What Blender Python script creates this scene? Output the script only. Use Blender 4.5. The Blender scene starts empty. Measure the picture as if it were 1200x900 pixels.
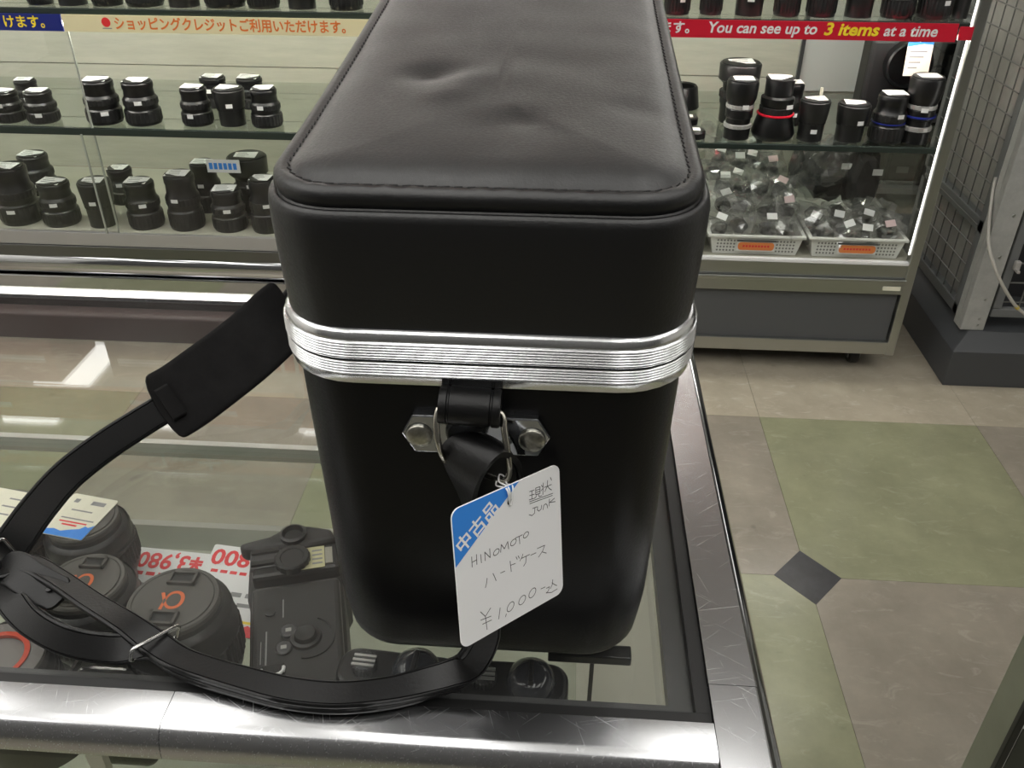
import bpy, bmesh, math, random
from mathutils import Vector, Matrix, noise
R = math.radians
random.seed(7)
SC = bpy.context.scene
COL = SC.collection

# ---------------------------------------------------------------- camera
cam_data = bpy.data.cameras.new('camera')
cam_data.sensor_width = 36.0
cam_data.lens = 36.0 * 1020.0 / 1200.0
cam_data.clip_start = 0.02
cam = bpy.data.objects.new('camera', cam_data)
COL.objects.link(cam)
right = Vector((0.9978, 0.0659, 0.0040)); down = Vector((0.0389, -0.5392, -0.8413)); fwd = Vector((-0.0533, 0.8396, -0.5406))
M = Matrix((right, -down, -fwd)).transposed().to_4x4()
M.translation = Vector((0, 0, 1.27))
cam.matrix_world = M
SC.camera = cam
# ---------------------------------------------------------------- world, exposure
wd = bpy.data.worlds.new('World'); SC.world = wd; wd.use_nodes = True
wd.node_tree.nodes['Background'].inputs[0].default_value = (0.9, 0.95, 1.0, 1)
wd.node_tree.nodes['Background'].inputs[1].default_value = 0.25
SC.view_settings.view_transform = 'Standard'
SC.view_settings.look = 'None'
SC.view_settings.gamma = 1.0
SC.view_settings.exposure = 0.88
SC.view_settings.use_curve_mapping = False
try:
    SC.cycles.use_denoising = True
    SC.cycles.max_bounces = 12
    SC.cycles.transparent_max_bounces = 24
    SC.cycles.caustics_reflective = False
    SC.cycles.caustics_refractive = False
    SC.cycles.sample_clamp_indirect = 6.0
except Exception:
    pass
TUBE = 3.2         # ceiling panel brightness
HEADER = 5.0       # header lamps of the cabinets
CASE_LAMP = 22.0    # lamps inside the showcases
INK = 1

# ---------------------------------------------------------------- helpers
def obj(name, me, mat=None, parent=None, smooth=None, bev=0, seg=2):
    if isinstance(me, bmesh.types.BMesh):
        bm = me
        bmesh.ops.recalc_face_normals(bm, faces=bm.faces[:])
        me = bpy.data.meshes.new(name); bm.to_mesh(me); bm.free()
    o = bpy.data.objects.new(name, me); COL.objects.link(o)
    if mat is not None and not me.materials:
        me.materials.append(mat)
    if smooth is not None:
        me.polygons.foreach_set('use_smooth', [True] * len(me.polygons))
        try: me.set_sharp_from_angle(angle=R(smooth))
        except Exception: pass
    if bev:
        m = o.modifiers.new('bevel', 'BEVEL'); m.width = bev; m.segments = seg; m.limit_method = 'ANGLE'; m.angle_limit = R(40)
    if parent is not None:
        put(o, parent)
    return o
LOCAL = set()
def put(o, parent):
    """parent, keeping the place the mesh was built at; things in LOCAL carry meshes built about their own origin"""
    o.parent = parent
    if parent.type == 'EMPTY' and parent.name not in LOCAL:
        o.matrix_parent_inverse = Matrix.Translation(-parent.location)
    return o
def tag(o, label=None, cat=None, group=None, kind=None):
    if label: o['label'] = label
    if cat: o['category'] = cat
    if group: o['group'] = group
    if kind: o['kind'] = kind
    return o
def thing(name, loc, label, cat, group=None, rot=None, local=False):
    o = bpy.data.objects.new(name, None); COL.objects.link(o)
    o.location = loc; o.empty_display_size = 0.02
    if rot is not None: o.rotation_euler = rot
    if local or rot is not None: LOCAL.add(o.name)
    return tag(o, label, cat, group)
def bx(bm, x0, x1, y0, y1, z0, z1):
    vs = [bm.verts.new(p) for p in ((x0,y0,z0),(x1,y0,z0),(x1,y1,z0),(x0,y1,z0),(x0,y0,z1),(x1,y0,z1),(x1,y1,z1),(x0,y1,z1))]
    for f in ((3,2,1,0),(4,5,6,7),(0,1,5,4),(1,2,6,5),(2,3,7,6),(3,0,4,7)):
        bm.faces.new([vs[i] for i in f])
    return vs
def box(name, b, mat, parent=None, bev=0, seg=2):
    bm = bmesh.new(); bx(bm, *b)
    return obj(name, bm, mat, parent, None, bev, seg)
def lathe(bm, prof, n=28, c=(0,0,0), rib=None, cap=True):
    rings = []
    for r, z in prof:
        ring = []
        for i in range(n):
            a = 2*math.pi*i/n
            q = r if not rib or i % 2 else r - rib
            ring.append(bm.verts.new((c[0]+q*math.cos(a), c[1]+q*math.sin(a), c[2]+z)))
        rings.append(ring)
    for A, B in zip(rings, rings[1:]):
        for i in range(n):
            bm.faces.new((A[i], A[(i+1)%n], B[(i+1)%n], B[i]))
    if cap:
        bm.faces.new(rings[0][::-1]); bm.faces.new(rings[-1])
    return bm
def tube(bm, pts, r, n=8, closed=False):
    pts = [Vector(p) for p in pts]; rings = []; N = len(pts)
    up = None
    for i, p in enumerate(pts):
        if closed: t = pts[(i+1)%N] - pts[i-1]
        else: t = pts[min(i+1, N-1)] - pts[max(i-1, 0)]
        t.normalize()
        if up is None:
            up = Vector((0,0,1)) if abs(t.z) < .9 else Vector((1,0,0))
        u = (up - t*up.dot(t)).normalized(); v = t.cross(u); up = u
        rings.append([bm.verts.new(p + (u*math.cos(2*math.pi*k/n) + v*math.sin(2*math.pi*k/n))*r) for k in range(n)])
    for i in range(N if closed else N-1):
        A = rings[i]; B = rings[(i+1)%N]
        for k in range(n): bm.faces.new((A[k], A[(k+1)%n], B[(k+1)%n], B[k]))
    if not closed:
        bm.faces.new(rings[0][::-1]); bm.faces.new(rings[-1])
    return bm
def catmull(pts, k=6):
    P = [Vector(p) for p in pts]; out = []
    for i in range(len(P)-1):
        a = P[max(i-1,0)]; b = P[i]; c = P[i+1]; d = P[min(i+2, len(P)-1)]
        for j in range(k):
            t = j/k
            out.append(.5*((2*b) + (c-a)*t + (2*a-5*b+4*c-d)*t*t + (3*b-a-3*c+d)*t**3))
    out.append(P[-1]); return out
def ribbon(bm, pts, nrm, width, th, k=8, round_ends=False, groove=0.0):
    """a flat strap along a path with its face normals"""
    P = catmull(pts, k); Nn = catmull(nrm, k); rings = []; n = len(P)
    for i in range(n):
        t = (P[min(i+1,n-1)] - P[max(i-1,0)]).normalized()
        m = (Nn[i] - t*Nn[i].dot(t)).normalized(); s = t.cross(m)
        w = width/2
        if round_ends:
            e = min(i, n-1-i)
            w *= min(1.0, math.sqrt(max(0.06, 1-(1-min(1, e/4.0))**2)))
        h = th/2
        prof = [(-w,-h*.5),(-w+h*.5,-h),(w-h*.5,-h),(w,-h*.5),(w,h*.5),(w-h*.5,h),(w*.84,h),(w*.80,h-groove),(w*.76,h),(-w*.76,h),(-w*.80,h-groove),(-w*.84,h),(-w+h*.5,h),(-w,h*.5)]
        rings.append([bm.verts.new(P[i] + s*a + m*b) for a, b in prof])
    q = len(rings[0])
    for A, B in zip(rings, rings[1:]):
        for j in range(q): bm.faces.new((A[j], A[(j+1)%q], B[(j+1)%q], B[j]))
    bm.faces.new(rings[0][::-1]); bm.faces.new(rings[-1])
    return bm
def rr(cx, cy, hw, hl, r, nc=8, nw=22, nl=44):
    """points of a rounded rectangle, the same count for any size"""
    r = max(.0015, min(r, hw-.001, hl-.001)); out = []
    for (sx, sy, a0) in ((1,-1,-90),(1,1,0),(-1,1,90),(-1,-1,180)):
        ox = cx+sx*(hw-r); oy = cy+sy*(hl-r)
        arc = [(ox+r*math.cos(R(a0+90*i/nc)), oy+r*math.sin(R(a0+90*i/nc))) for i in range(nc+1)]
        out += arc
        e = arc[-1]
        if (sx,sy)==(1,-1): nx = (cx+hw, cy+hl-r); m = nl
        elif (sx,sy)==(1,1): nx = (cx-hw+r, cy+hl); m = nw
        elif (sx,sy)==(-1,1): nx = (cx-hw, cy-hl+r); m = nl
        else: nx = (cx+hw-r, cy-hl); m = nw
        out += [(e[0]+(nx[0]-e[0])*i/m, e[1]+(nx[1]-e[1])*i/m) for i in range(1, m)]
    return out
def loft(bm, rings, cap0=True, cap1=True):
    V = [[bm.verts.new(p) for p in r] for r in rings]
    for A, B in zip(V, V[1:]):
        n = len(A)
        for i in range(n): bm.faces.new((A[i], A[(i+1)%n], B[(i+1)%n], B[i]))
    if cap0: bm.faces.new(V[0][::-1])
    if cap1: bm.faces.new(V[-1])
    return bm
def prism(bm, pts, y0, y1, axis='y'):
    """outline in two coordinates pulled along the third"""
    def P(a, b, t):
        return (a, t, b) if axis=='y' else ((t, a, b) if axis=='x' else (a, b, t))
    A = [bm.verts.new(P(a,b,y0)) for a,b in pts]; B = [bm.verts.new(P(a,b,y1)) for a,b in pts]; n = len(A)
    bm.faces.new(A[::-1]); bm.faces.new(B)
    for i in range(n): bm.faces.new((A[i],A[(i+1)%n],B[(i+1)%n],B[i]))
    return bm
def letters(name, body, size, mat, parent, mtx, weight=0.0, shear=0.0, ax='CENTER', ay='CENTER', space=1.0, width=None, thick=0.0):
    cu = bpy.data.curves.new(name, 'FONT'); cu.body = body; cu.size = size; cu.align_x = ax; cu.align_y = ay
    cu.offset = weight*size; cu.shear = shear; cu.space_character = space; cu.extrude = thick; cu.resolution_u = 3
    t = bpy.data.objects.new('tmp', cu); COL.objects.link(t)
    dg = bpy.context.evaluated_depsgraph_get()
    me = bpy.data.meshes.new_from_object(t.evaluated_get(dg)); me.name = name
    bpy.data.objects.remove(t)
    if width and len(me.vertices):
        xs = [v.co.x for v in me.vertices]; k = width/max(1e-6, max(xs)-min(xs))
        mtx = mtx @ Matrix.Diagonal((k, 1, 1, 1))
    me.transform(mtx)
    me.materials.clear()
    return obj(name, me, mat, parent)
def facing(x, y, z):      # text plane that faces -y (towards the visitor)
    return Matrix.Translation((x,y,z)) @ Matrix.Rotation(R(90), 4, 'X')

# ---------------------------------------------------------------- materials
MATS = {}
def mat(name, col, rough=.5, metal=0., spec=.5, coat=0., emit=None, estr=0., bump=0., bscale=200., mottle=0., mscale=20., stretch=None, coat_rough=.1, aniso=0., rvar=0.):
    if name in MATS: return MATS[name]
    m = bpy.data.materials.new(name); m.use_nodes = True; MATS[name] = m
    nt = m.node_tree; b = nt.nodes['Principled BSDF']; L = nt.links
    b.inputs['Base Color'].default_value = (*col, 1); b.inputs['Roughness'].default_value = rough
    b.inputs['Metallic'].default_value = metal; b.inputs['Specular IOR Level'].default_value = spec
    b.inputs['Coat Weight'].default_value = coat; b.inputs['Coat Roughness'].default_value = coat_rough
    if aniso: b.inputs['Anisotropic'].default_value = aniso
    if emit: b.inputs['Emission Color'].default_value = (*emit, 1); b.inputs['Emission Strength'].default_value = estr
    if bump or mottle or rvar:
        tc = nt.nodes.new('ShaderNodeTexCoord'); mp = nt.nodes.new('ShaderNodeMapping'); L.new(tc.outputs['Object'], mp.inputs[0])
        if stretch: mp.inputs['Scale'].default_value = stretch
    if bump or rvar:
        nz = nt.nodes.new('ShaderNodeTexNoise'); nz.inputs['Scale'].default_value = bscale; nz.inputs['Detail'].default_value = 4
        L.new(mp.outputs[0], nz.inputs['Vector'])
        if bump:
            bp = nt.nodes.new('ShaderNodeBump'); bp.inputs['Strength'].default_value = bump; bp.inputs['Distance'].default_value = .001
            L.new(nz.outputs['Fac'], bp.inputs['Height']); L.new(bp.outputs[0], b.inputs['Normal'])
        if rvar:
            mr = nt.nodes.new('ShaderNodeMapRange'); mr.inputs[1].default_value = .3; mr.inputs[2].default_value = .7
            mr.inputs[3].default_value = max(.02, rough-rvar); mr.inputs[4].default_value = rough+rvar
            L.new(nz.outputs['Fac'], mr.inputs[0]); L.new(mr.outputs[0], b.inputs['Roughness'])
    if mottle:
        n2 = nt.nodes.new('ShaderNodeTexNoise'); n2.inputs['Scale'].default_value = mscale; n2.inputs['Detail'].default_value = 6; n2.inputs['Roughness'].default_value = .65
        L.new(mp.outputs[0], n2.inputs['Vector'])
        mx = nt.nodes.new('ShaderNodeMix'); mx.data_type = 'RGBA'
        mx.inputs['A'].default_value = (*[c*(1-mottle) for c in col], 1); mx.inputs['B'].default_value = (*[min(1, c*(1+mottle)) for c in col], 1)
        mr2 = nt.nodes.new('ShaderNodeMapRange'); mr2.inputs[1].default_value = .33; mr2.inputs[2].default_value = .67
        L.new(n2.outputs['Fac'], mr2.inputs[0]); L.new(mr2.outputs[0], mx.inputs['Factor']); L.new(mx.outputs['Result'], b.inputs['Base Color'])
    return m
def glassy(name, tint=(1,1,1), f0=.04, rough=.0, haze=0., hazecol=(.8,.8,.8), smudge=0.):
    """clear sheet: straight-through light plus a Schlick mirror"""
    if name in MATS: return MATS[name]
    m = bpy.data.materials.new(name); m.use_nodes = True; MATS[name] = m
    nt = m.node_tree; nt.nodes.clear(); L = nt.links; N = nt.nodes.new
    out = N('ShaderNodeOutputMaterial'); tr = N('ShaderNodeBsdfTransparent'); tr.inputs[0].default_value = (*tint,1)
    gl = N('ShaderNodeBsdfGlossy'); gl.inputs['Roughness'].default_value = rough
    lw = N('ShaderNodeLayerWeight'); lw.inputs['Blend'].default_value = .5
    pw = N('ShaderNodeMath'); pw.operation = 'POWER'; pw.inputs[1].default_value = 5; L.new(lw.outputs['Facing'], pw.inputs[0])
    ma = N('ShaderNodeMath'); ma.operation = 'MULTIPLY_ADD'; ma.inputs[1].default_value = 1-f0; ma.inputs[2].default_value = f0; L.new(pw.outputs[0], ma.inputs[0])
    mx = N('ShaderNodeMixShader'); L.new(ma.outputs[0], mx.inputs[0]); L.new(tr.outputs[0], mx.inputs[1]); L.new(gl.outputs[0], mx.inputs[2])
    last = mx
    if haze:
        df = N('ShaderNodeBsdfDiffuse'); df.inputs[0].default_value = (*hazecol,1)
        m2 = N('ShaderNodeMixShader'); m2.inputs[0].default_value = haze
        if smudge:
            tc = N('ShaderNodeTexCoord'); nz = N('ShaderNodeTexNoise'); nz.inputs['Scale'].default_value = 14; nz.inputs['Detail'].default_value = 5
            L.new(tc.outputs['Object'], nz.inputs['Vector'])
            mr = N('ShaderNodeMapRange'); mr.inputs[1].default_value = .35; mr.inputs[2].default_value = .75; mr.inputs[3].default_value = haze*(1-smudge); mr.inputs[4].default_value = haze*(1+smudge)
            L.new(nz.outputs['Fac'], mr.inputs[0]); L.new(mr.outputs[0], m2.inputs[0])
        L.new(mx.outputs[0], m2.inputs[1]); L.new(df.outputs[0], m2.inputs[2]); last = m2
    L.new(last.outputs[0], out.inputs[0])
    return m
def emitter(name, col, s):
    if name in MATS: return MATS[name]
    m = bpy.data.materials.new(name); m.use_nodes = True; MATS[name] = m
    nt = m.node_tree; nt.nodes.clear()
    e = nt.nodes.new('ShaderNodeEmission'); e.inputs[0].default_value = (*col,1); e.inputs[1].default_value = s
    o = nt.nodes.new('ShaderNodeOutputMaterial'); nt.links.new(e.outputs[0], o.inputs[0]); return m
def scratched(name, col, rough, density=1.0, along='x'):
    """stainless steel: a brushed grain and fine crossing scratches"""
    if name in MATS: return MATS[name]
    m = bpy.data.materials.new(name); m.use_nodes = True; MATS[name] = m
    nt = m.node_tree; b = nt.nodes['Principled BSDF']; L = nt.links; N = nt.nodes.new
    b.inputs['Base Color'].default_value = (*col,1); b.inputs['Metallic'].default_value = 1; b.inputs['Roughness'].default_value = rough
    tc = N('ShaderNodeTexCoord')
    def grain(rot, sc):
        mp0 = N('ShaderNodeMapping'); mp0.inputs['Rotation'].default_value = (0,0,R(rot)); L.new(tc.outputs['Object'], mp0.inputs[0])
        mp = N('ShaderNodeMapping'); mp.inputs['Scale'].default_value = sc; L.new(mp0.outputs[0], mp.inputs[0])
        nz = N('ShaderNodeTexNoise'); nz.inputs['Scale'].default_value = 1; nz.inputs['Detail'].default_value = 3; L.new(mp.outputs[0], nz.inputs['Vector'])
        return nz
    base = (6,1600,200) if along=='x' else (1600,6,200)
    g = grain(0, base)
    hs = [grain(32, (22,2300,500)), grain(-41, (25,2600,500)), grain(72, (28,2400,500)), grain(-12, (18,2200,500))]
    acc = None
    for h in hs:
        mr = N('ShaderNodeMapRange'); mr.inputs[1].default_value = .68; mr.inputs[2].default_value = .76; L.new(h.outputs['Fac'], mr.inputs[0])
        if acc is None: acc = mr.outputs[0]
        else:
            mx = N('ShaderNodeMath'); mx.operation = 'MAXIMUM'; L.new(acc, mx.inputs[0]); L.new(mr.outputs[0], mx.inputs[1]); acc = mx.outputs[0]
    ad = N('ShaderNodeMath'); ad.operation = 'MULTIPLY_ADD'; ad.inputs[1].default_value = .35*density; L.new(acc, ad.inputs[0])
    s2 = N('ShaderNodeMath'); s2.operation = 'MULTIPLY'; s2.inputs[1].default_value = .25; L.new(g.outputs['Fac'], s2.inputs[0]); L.new(s2.outputs[0], ad.inputs[2])
    bp = N('ShaderNodeBump'); bp.inputs['Strength'].default_value = .09; bp.inputs['Distance'].default_value = .0003; L.new(ad.outputs[0], bp.inputs['Height']); L.new(bp.outputs[0], b.inputs['Normal'])
    rr_ = N('ShaderNodeMath'); rr_.operation = 'MULTIPLY_ADD'; rr_.inputs[1].default_value = .3*density; rr_.inputs[2].default_value = rough; L.new(acc, rr_.inputs[0]); L.new(rr_.outputs[0], b.inputs['Roughness'])
    return m

BLACK_LEATHER = mat('black_leather', (.0022,.0022,.0025), .38, spec=.28, bump=.10, bscale=900, rvar=.05)
LID_LEATHER = mat('lid_leather', (.0035,.0035,.0038), .41, spec=.62, bump=.13, bscale=700, rvar=.04)
STRAP_LEATHER = mat('strap_leather', (.0045,.0045,.0047), .38, spec=.34, bump=.12, bscale=600)
SUEDE = mat('worn_suede', (.009,.0085,.0085), .85, spec=.2, bump=.2, bscale=500, mottle=.35, mscale=40)
THREAD = mat('black_thread', (.004,.004,.004), .8)
ALU = mat('ribbed_aluminium', (.80,.81,.82), .22, 1, bump=.04, bscale=600)
CHROME = mat('nickel', (.62,.62,.61), .13, 1, bump=.05, bscale=300)
BRASSY = mat('old_nickel', (.40,.39,.34), .30, 1, mottle=.3, mscale=300)
STEEL = scratched('stainless_steel', (.64,.645,.66), .20, .7)
STEEL_Y = scratched('stainless_steel_lengthwise', (.66,.665,.68), .20, .7, 'y')
STEEL_DULL = mat('satin_steel', (.46,.47,.45), .32, 1, bump=.05, bscale=60, stretch=(1,60,60))
STEEL_DARK = mat('dark_steel', (.20,.205,.20), .30, 1)
STEEL_PALE = mat('pale_anodised', (.50,.49,.48), .45, .6)
POLISHED = mat('polished_steel', (.55,.56,.57), .08, 1)
GLASS = glassy('clear_glass', (.985,.99,.985), .035)
TOPGLASS = glassy('counter_glass', (.975,.98,.972), .045, haze=.014, hazecol=(.7,.7,.68), smudge=.6)
SHELFGLASS = glassy('shelf_glass', (.93,.955,.935))
SHELFEDGE = mat('shelf_glass_edge', (.025,.035,.03), .2)
RUBBER = mat('black_gasket', (.008,.008,.008), .45)
GREYBAR = mat('grey_profile', (.07,.07,.072), .35, .3)
BLACKP = mat('black_plastic', (.006,.006,.0065), .33)
BLACKM = mat('black_matte', (.010,.010,.0105), .5, bump=.2, bscale=900)
RIBBED = mat('ribbed_rubber', (.007,.007,.007), .55)
CAPGREY = mat('lens_cap_grey', (.075,.071,.063), .5, bump=.05, bscale=900)
BODYGREY = mat('barrel_grey', (.013,.013,.013), .40)
SILVER = mat('silver_paint', (.55,.55,.53), .3, .7)
WHITE = mat('white_card', (.80,.80,.79), .6)
TAGWHITE = mat('tag_card', (.88,.88,.885), .45)
CREAM = mat('cream_sticker', (.78,.76,.62), .5)
TAGBLUE = mat('tag_blue', (.035,.25,.78), .45)
INKM = mat('ball_pen_ink', (.03,.03,.035), .6)
PRINTGREY = mat('print_grey', (.25,.25,.25), .6)
RED = mat('print_red', (.78,.03,.035), .5)
SIGNRED = mat('sign_red', (.62,.012,.035), .35)
SIGNBLUE = mat('sign_blue', (.012,.022,.20), .35)
SIGNCREAM = mat('sign_cream', (.82,.74,.46), .45)
ORANGE = mat('print_orange', (.80,.24,.06), .5)
ALPHA = mat('orange_mark', (.62,.13,.035), .5)
YELLOW = mat('print_yellow', (.95,.72,.03), .5)
ORANGETXT = mat('letter_orange', (.80,.20,.035), .5)
PANELGREY = mat('panel_grey', (.085,.088,.092), .55)
BOARD = mat('beige_board', (.43,.42,.35), .5, mottle=.08, mscale=6, stretch=(1,1,8))
DECK = mat('deck_laminate', (.42,.41,.34), .35, mottle=.06, mscale=8)
BASKET = mat('white_basket', (.74,.74,.70), .45)
HOLE = mat('basket_hole', (.20,.20,.19), .7)
BAGPLASTIC = glassy('poly_bag', (.97,.97,.96), .17, .05, .07, (.9,.9,.88))
DARKGREY = mat('dark_grey_paint', (.055,.058,.062), .5)
MIDGREY = mat('grey_paint', (.15,.155,.155), .5)
POSTGREY = mat('pale_post', (.40,.40,.38), .5, .2, mottle=.1, mscale=30)
MESHBACK = mat('grey_backing', (.36,.345,.32), .65, mottle=.15, mscale=8)
WIRE = mat('wire_grey', (.19,.19,.18), .4, .5)
CABLE = mat('grey_cable', (.42,.40,.36), .45)
WALL = mat('wall_paint', (.80,.79,.77), .8)
DARKWALL = mat('dark_wall', (.03,.03,.032), .7)
CEIL = mat('ceiling_board', (.50,.50,.49), .9, mottle=.05, mscale=4)
GREENPANEL = mat('grey_green_panel', (.205,.215,.16), .4, mottle=.10, mscale=12)
BROWNBOX = mat('brown_carton', (.20,.07,.05), .5)
PINKBOX = mat('pink_carton', (.45,.16,.15), .5)
TUBEGLOW = emitter('tube_glow', (1.0,.98,.94), TUBE)
HEADGLOW = emitter('header_glow', (1.0,.97,.90), HEADER)
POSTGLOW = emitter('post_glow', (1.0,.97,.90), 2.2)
STRIPGLOW = emitter('strip_glow', (1.0,.97,.88), CASE_LAMP)

def floor_mat(name, col, vein):
    m = mat(name, col, .22, spec=.45, bump=.10, bscale=9, mottle=.16, mscale=5)
    nt = m.node_tree; b = nt.nodes['Principled BSDF']; L = nt.links; N = nt.nodes.new
    src = b.inputs['Base Color'].links[0].from_socket
    geo = N('ShaderNodeNewGeometry')
    nz = N('ShaderNodeTexNoise'); nz.inputs['Scale'].default_value = 26; nz.inputs['Detail'].default_value = 8; nz.inputs['Roughness'].default_value = .7; nz.inputs['Distortion'].default_value = 1.2
    mp = N('ShaderNodeMapping'); mp.inputs['Scale'].default_value = (.55,1.25,1); L.new(geo.outputs['Position'], mp.inputs[0]); L.new(mp.outputs[0], nz.inputs['Vector'])
    mr = N('ShaderNodeMapRange'); mr.inputs[1].default_value = .55; mr.inputs[2].default_value = .68; L.new(nz.outputs['Fac'], mr.inputs[0])
    mx = N('ShaderNodeMix'); mx.data_type = 'RGBA'; mx.inputs['B'].default_value = (*vein,1); L.new(src, mx.inputs['A'])
    s = N('ShaderNodeMath'); s.operation = 'MULTIPLY'; s.inputs[1].default_value = .45; L.new(mr.outputs[0], s.inputs[0]); L.new(s.outputs[0], mx.inputs['Factor'])
    n3 = N('ShaderNodeTexNoise'); n3.inputs['Scale'].default_value = 13; n3.inputs['Detail'].default_value = 3; L.new(geo.outputs['Position'], n3.inputs['Vector'])
    m3 = N('ShaderNodeMapRange'); m3.inputs[1].default_value = .70; m3.inputs[2].default_value = .76; m3.inputs[4].default_value = .55; L.new(n3.outputs['Fac'], m3.inputs[0])
    x3 = N('ShaderNodeMix'); x3.data_type = 'RGBA'; x3.inputs['B'].default_value = (*[c*.45 for c in col],1); L.new(mx.outputs['Result'], x3.inputs['A']); L.new(m3.outputs[0], x3.inputs['Factor'])
    L.new(x3.outputs['Result'], b.inputs['Base Color'])
    return m
F_GREEN = floor_mat('tile_green', (.225,.228,.145), (.31,.32,.225))
F_TAUPE = floor_mat('tile_taupe', (.24,.215,.175), (.34,.32,.27))
F_BEIGE = floor_mat('tile_beige', (.36,.32,.25), (.52,.48,.40))
F_BLACK = mat('tile_charcoal', (.022,.022,.026), .3, mottle=.3, mscale=20)
F_JOINT = mat('tile_joint', (.16,.15,.115), .7)

# ---------------------------------------------------------------- the room
X0, X1, Y0, Y1, ZC = -3.4, 3.8, -1.5, 5.4, 2.75
floor = tag(box('floor', (X0,X1,Y0,Y1,-.05,-.004), F_JOINT), kind='structure')
TX, TY, TW, TH = .515, 1.30, .54, .5625
me_cache = {}
for i in range(-5, 5):
    for j in range(-4, 6):
        x0 = TX+i*TW; y0 = TY+j*TH
        if x0+TW < X0 or x0 > X1 or y0 > Y1-TH: continue
        m = F_BEIGE if j >= 1 else ((F_GREEN if (i+j) % 2 == 0 else F_TAUPE))
        if m.name not in me_cache:
            bm = bmesh.new(); bx(bm, .0004, TW-.0004, .0004, TH-.0004, -.004, 0)
            me = bpy.data.meshes.new('tile'); bmesh.ops.recalc_face_normals(bm, faces=bm.faces[:]); bm.to_mesh(me); bm.free(); me.materials.append(m); me_cache[m.name] = me
        t = obj('tile', me_cache[m.name], m, floor); t.location = (x0, y0, 0)
for i in (-2, 0, 2):
    bm = bmesh.new(); prism(bm, [(-.067,0),(0,-.075),(.067,0),(0,.075)], -.003, .0006, 'z')
    t = obj('diamond_inset', bm, F_BLACK, floor, bev=.0004); t.location = (TX+i*TW, TY, 0); tag(t, 'small charcoal diamond inset')
tag(box('ceiling', (X0,X1,Y0,Y1,ZC,ZC+.05), CEIL), kind='structure')
tag(box('wall_back', (X0,X1,Y1,Y1+.05,-.05,ZC), WALL), kind='structure')
tag(box('wall_left', (X0-.05,X0,Y0,Y1,-.05,ZC), WALL), kind='structure')
tag(box('wall_right', (X1,X1+.05,Y0,Y1,-.05,ZC), WALL), kind='structure')
tag(box('wall_front', (X0,X1,Y0-.05,Y0,-.05,ZC), mat('front_wall', (.10,.10,.10), .8)), kind='structure')
for k, (x, nm) in enumerate(((-2.95,'far left'),(-2.29,'second from left'),(-1.67,'third from left'),(-.98,'fourth from left'),(-.30,'middle'),(.45,'third from right'),(1.30,'second from right'),(2.30,'far right'))):
    for y0, y1, row in ((2.95,4.90,'rear'),(-1.45,1.40,'front')):
        t = thing('ceiling_lamp', (x,(y0+y1)/2,ZC-.07), f'long white ceiling lamp, {nm} of the {row} row', 'lamp', 'ceiling lamps')
        box('lamp_housing', (x-.14,x+.14,y0-.02,y1+.02,ZC-.035,ZC), WHITE, t)
        box('lamp_diffuser', (x-.12,x+.12,y0,y1,ZC-.07,ZC-.035), TUBEGLOW, t, .008)

# ---------------------------------------------------------------- glass counter the case stands on
ZG = .895
cn = thing('glass_counter', (-.5,.48,0), 'glass-topped display counter with scratched steel rim under the black case', 'counter')
def rim(name, x0, x1, y0, y1, edge, m):
    """a steel rim with its outer edge rounded over; edge = the side that is rounded"""
    r = .010; z1 = ZG+.0015; z0 = ZG-.017; prof = []
    arc = [(r-r*math.sin(R(a)), -.0165+.0165*math.cos(R(a))) for a in range(0, 91, 9)]
    if edge == 'front':
        pts = [(y1,z0),(y1,z1)]+[(y0+dx,z1+dz) for dx,dz in arc]+[(y0,z0)]
        bm = prism(bmesh.new(), pts, x0, x1, 'x')
    elif edge == 'back':
        pts = [(y0,z0),(y0,z1)]+[(y1-dx,z1+dz) for dx,dz in arc]+[(y1,z0)]
        bm = prism(bmesh.new(), pts, x0, x1, 'x')
    else:
        pts = [(x0,z0),(x0,z1),(x1-.001,z1),(x1,z1-.001),(x1,z0)]
        bm = prism(bmesh.new(), pts, y0, y1, 'y')
    return obj(name, bm, m, cn, 30)
rim('rim_front', -.1893, .0832, .2515, .2775, 'front', STEEL)
rim('rim_front', -1.10, -.1897, .2515, .2775, 'front', STEEL)
rim('rim_right', .0835, .1085, .3012, .728, 'right', STEEL_Y)
rim('rim_corner', .0836, .1083, .2515, .3008, 'right', STEEL_Y)
obj('rim_edge', prism(bmesh.new(), [(.1086,ZG-.017),(.1086,ZG-.0005)]+[(.1086+.0075*math.sin(R(a)), ZG-.0145+.014*math.cos(R(a))) for a in range(10,91,10)]+[(.1161,ZG-.017)], .2525, .728, 'y'), mat('dark_reflection_polish', (.30,.31,.31), .10, 1), cn, 40)  # edge metal darkened to imitate the dark floor mirrored in it
rim('rim_back', -1.10, .0832, .703, .728, 'back', STEEL)
box('top_glass', (-1.10,.0755,.285,.7005,ZG-.006,ZG), TOPGLASS, cn)
bm = bmesh.new()
bx(bm,-1.10,.0833,.2777,.2850,ZG-.018,ZG-.0012); bx(bm,.0755,.0833,.2851,.7028,ZG-.018,ZG-.0012); bx(bm,-1.10,.0755,.7006,.7028,ZG-.018,ZG-.0012)
obj('gasket', bm, RUBBER, cn)
bm = bmesh.new()
bx(bm,.063,.0753,.2860,.7003,ZG-.016,ZG-.0065); bx(bm,-1.10,.063,.2860,.2925,ZG-.020,ZG-.0065)
obj('inner_frame', bm, GREYBAR, cn)
box('front_glass', (-1.10,.083,.2535,.2585,.60,ZG-.024), GLASS, cn)
box('side_glass', (.100,.105,.262,.72,.60,ZG-.024), GLASS, cn)
box('back_door', (-1.10,.09,.716,.721,.60,ZG-.024), GLASS, cn)
for y in (.2560,.7180):
    box('corner_post', (.092,.107,y-.006,y+.006,.10,ZG-.024), STEEL_DULL, cn)
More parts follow.
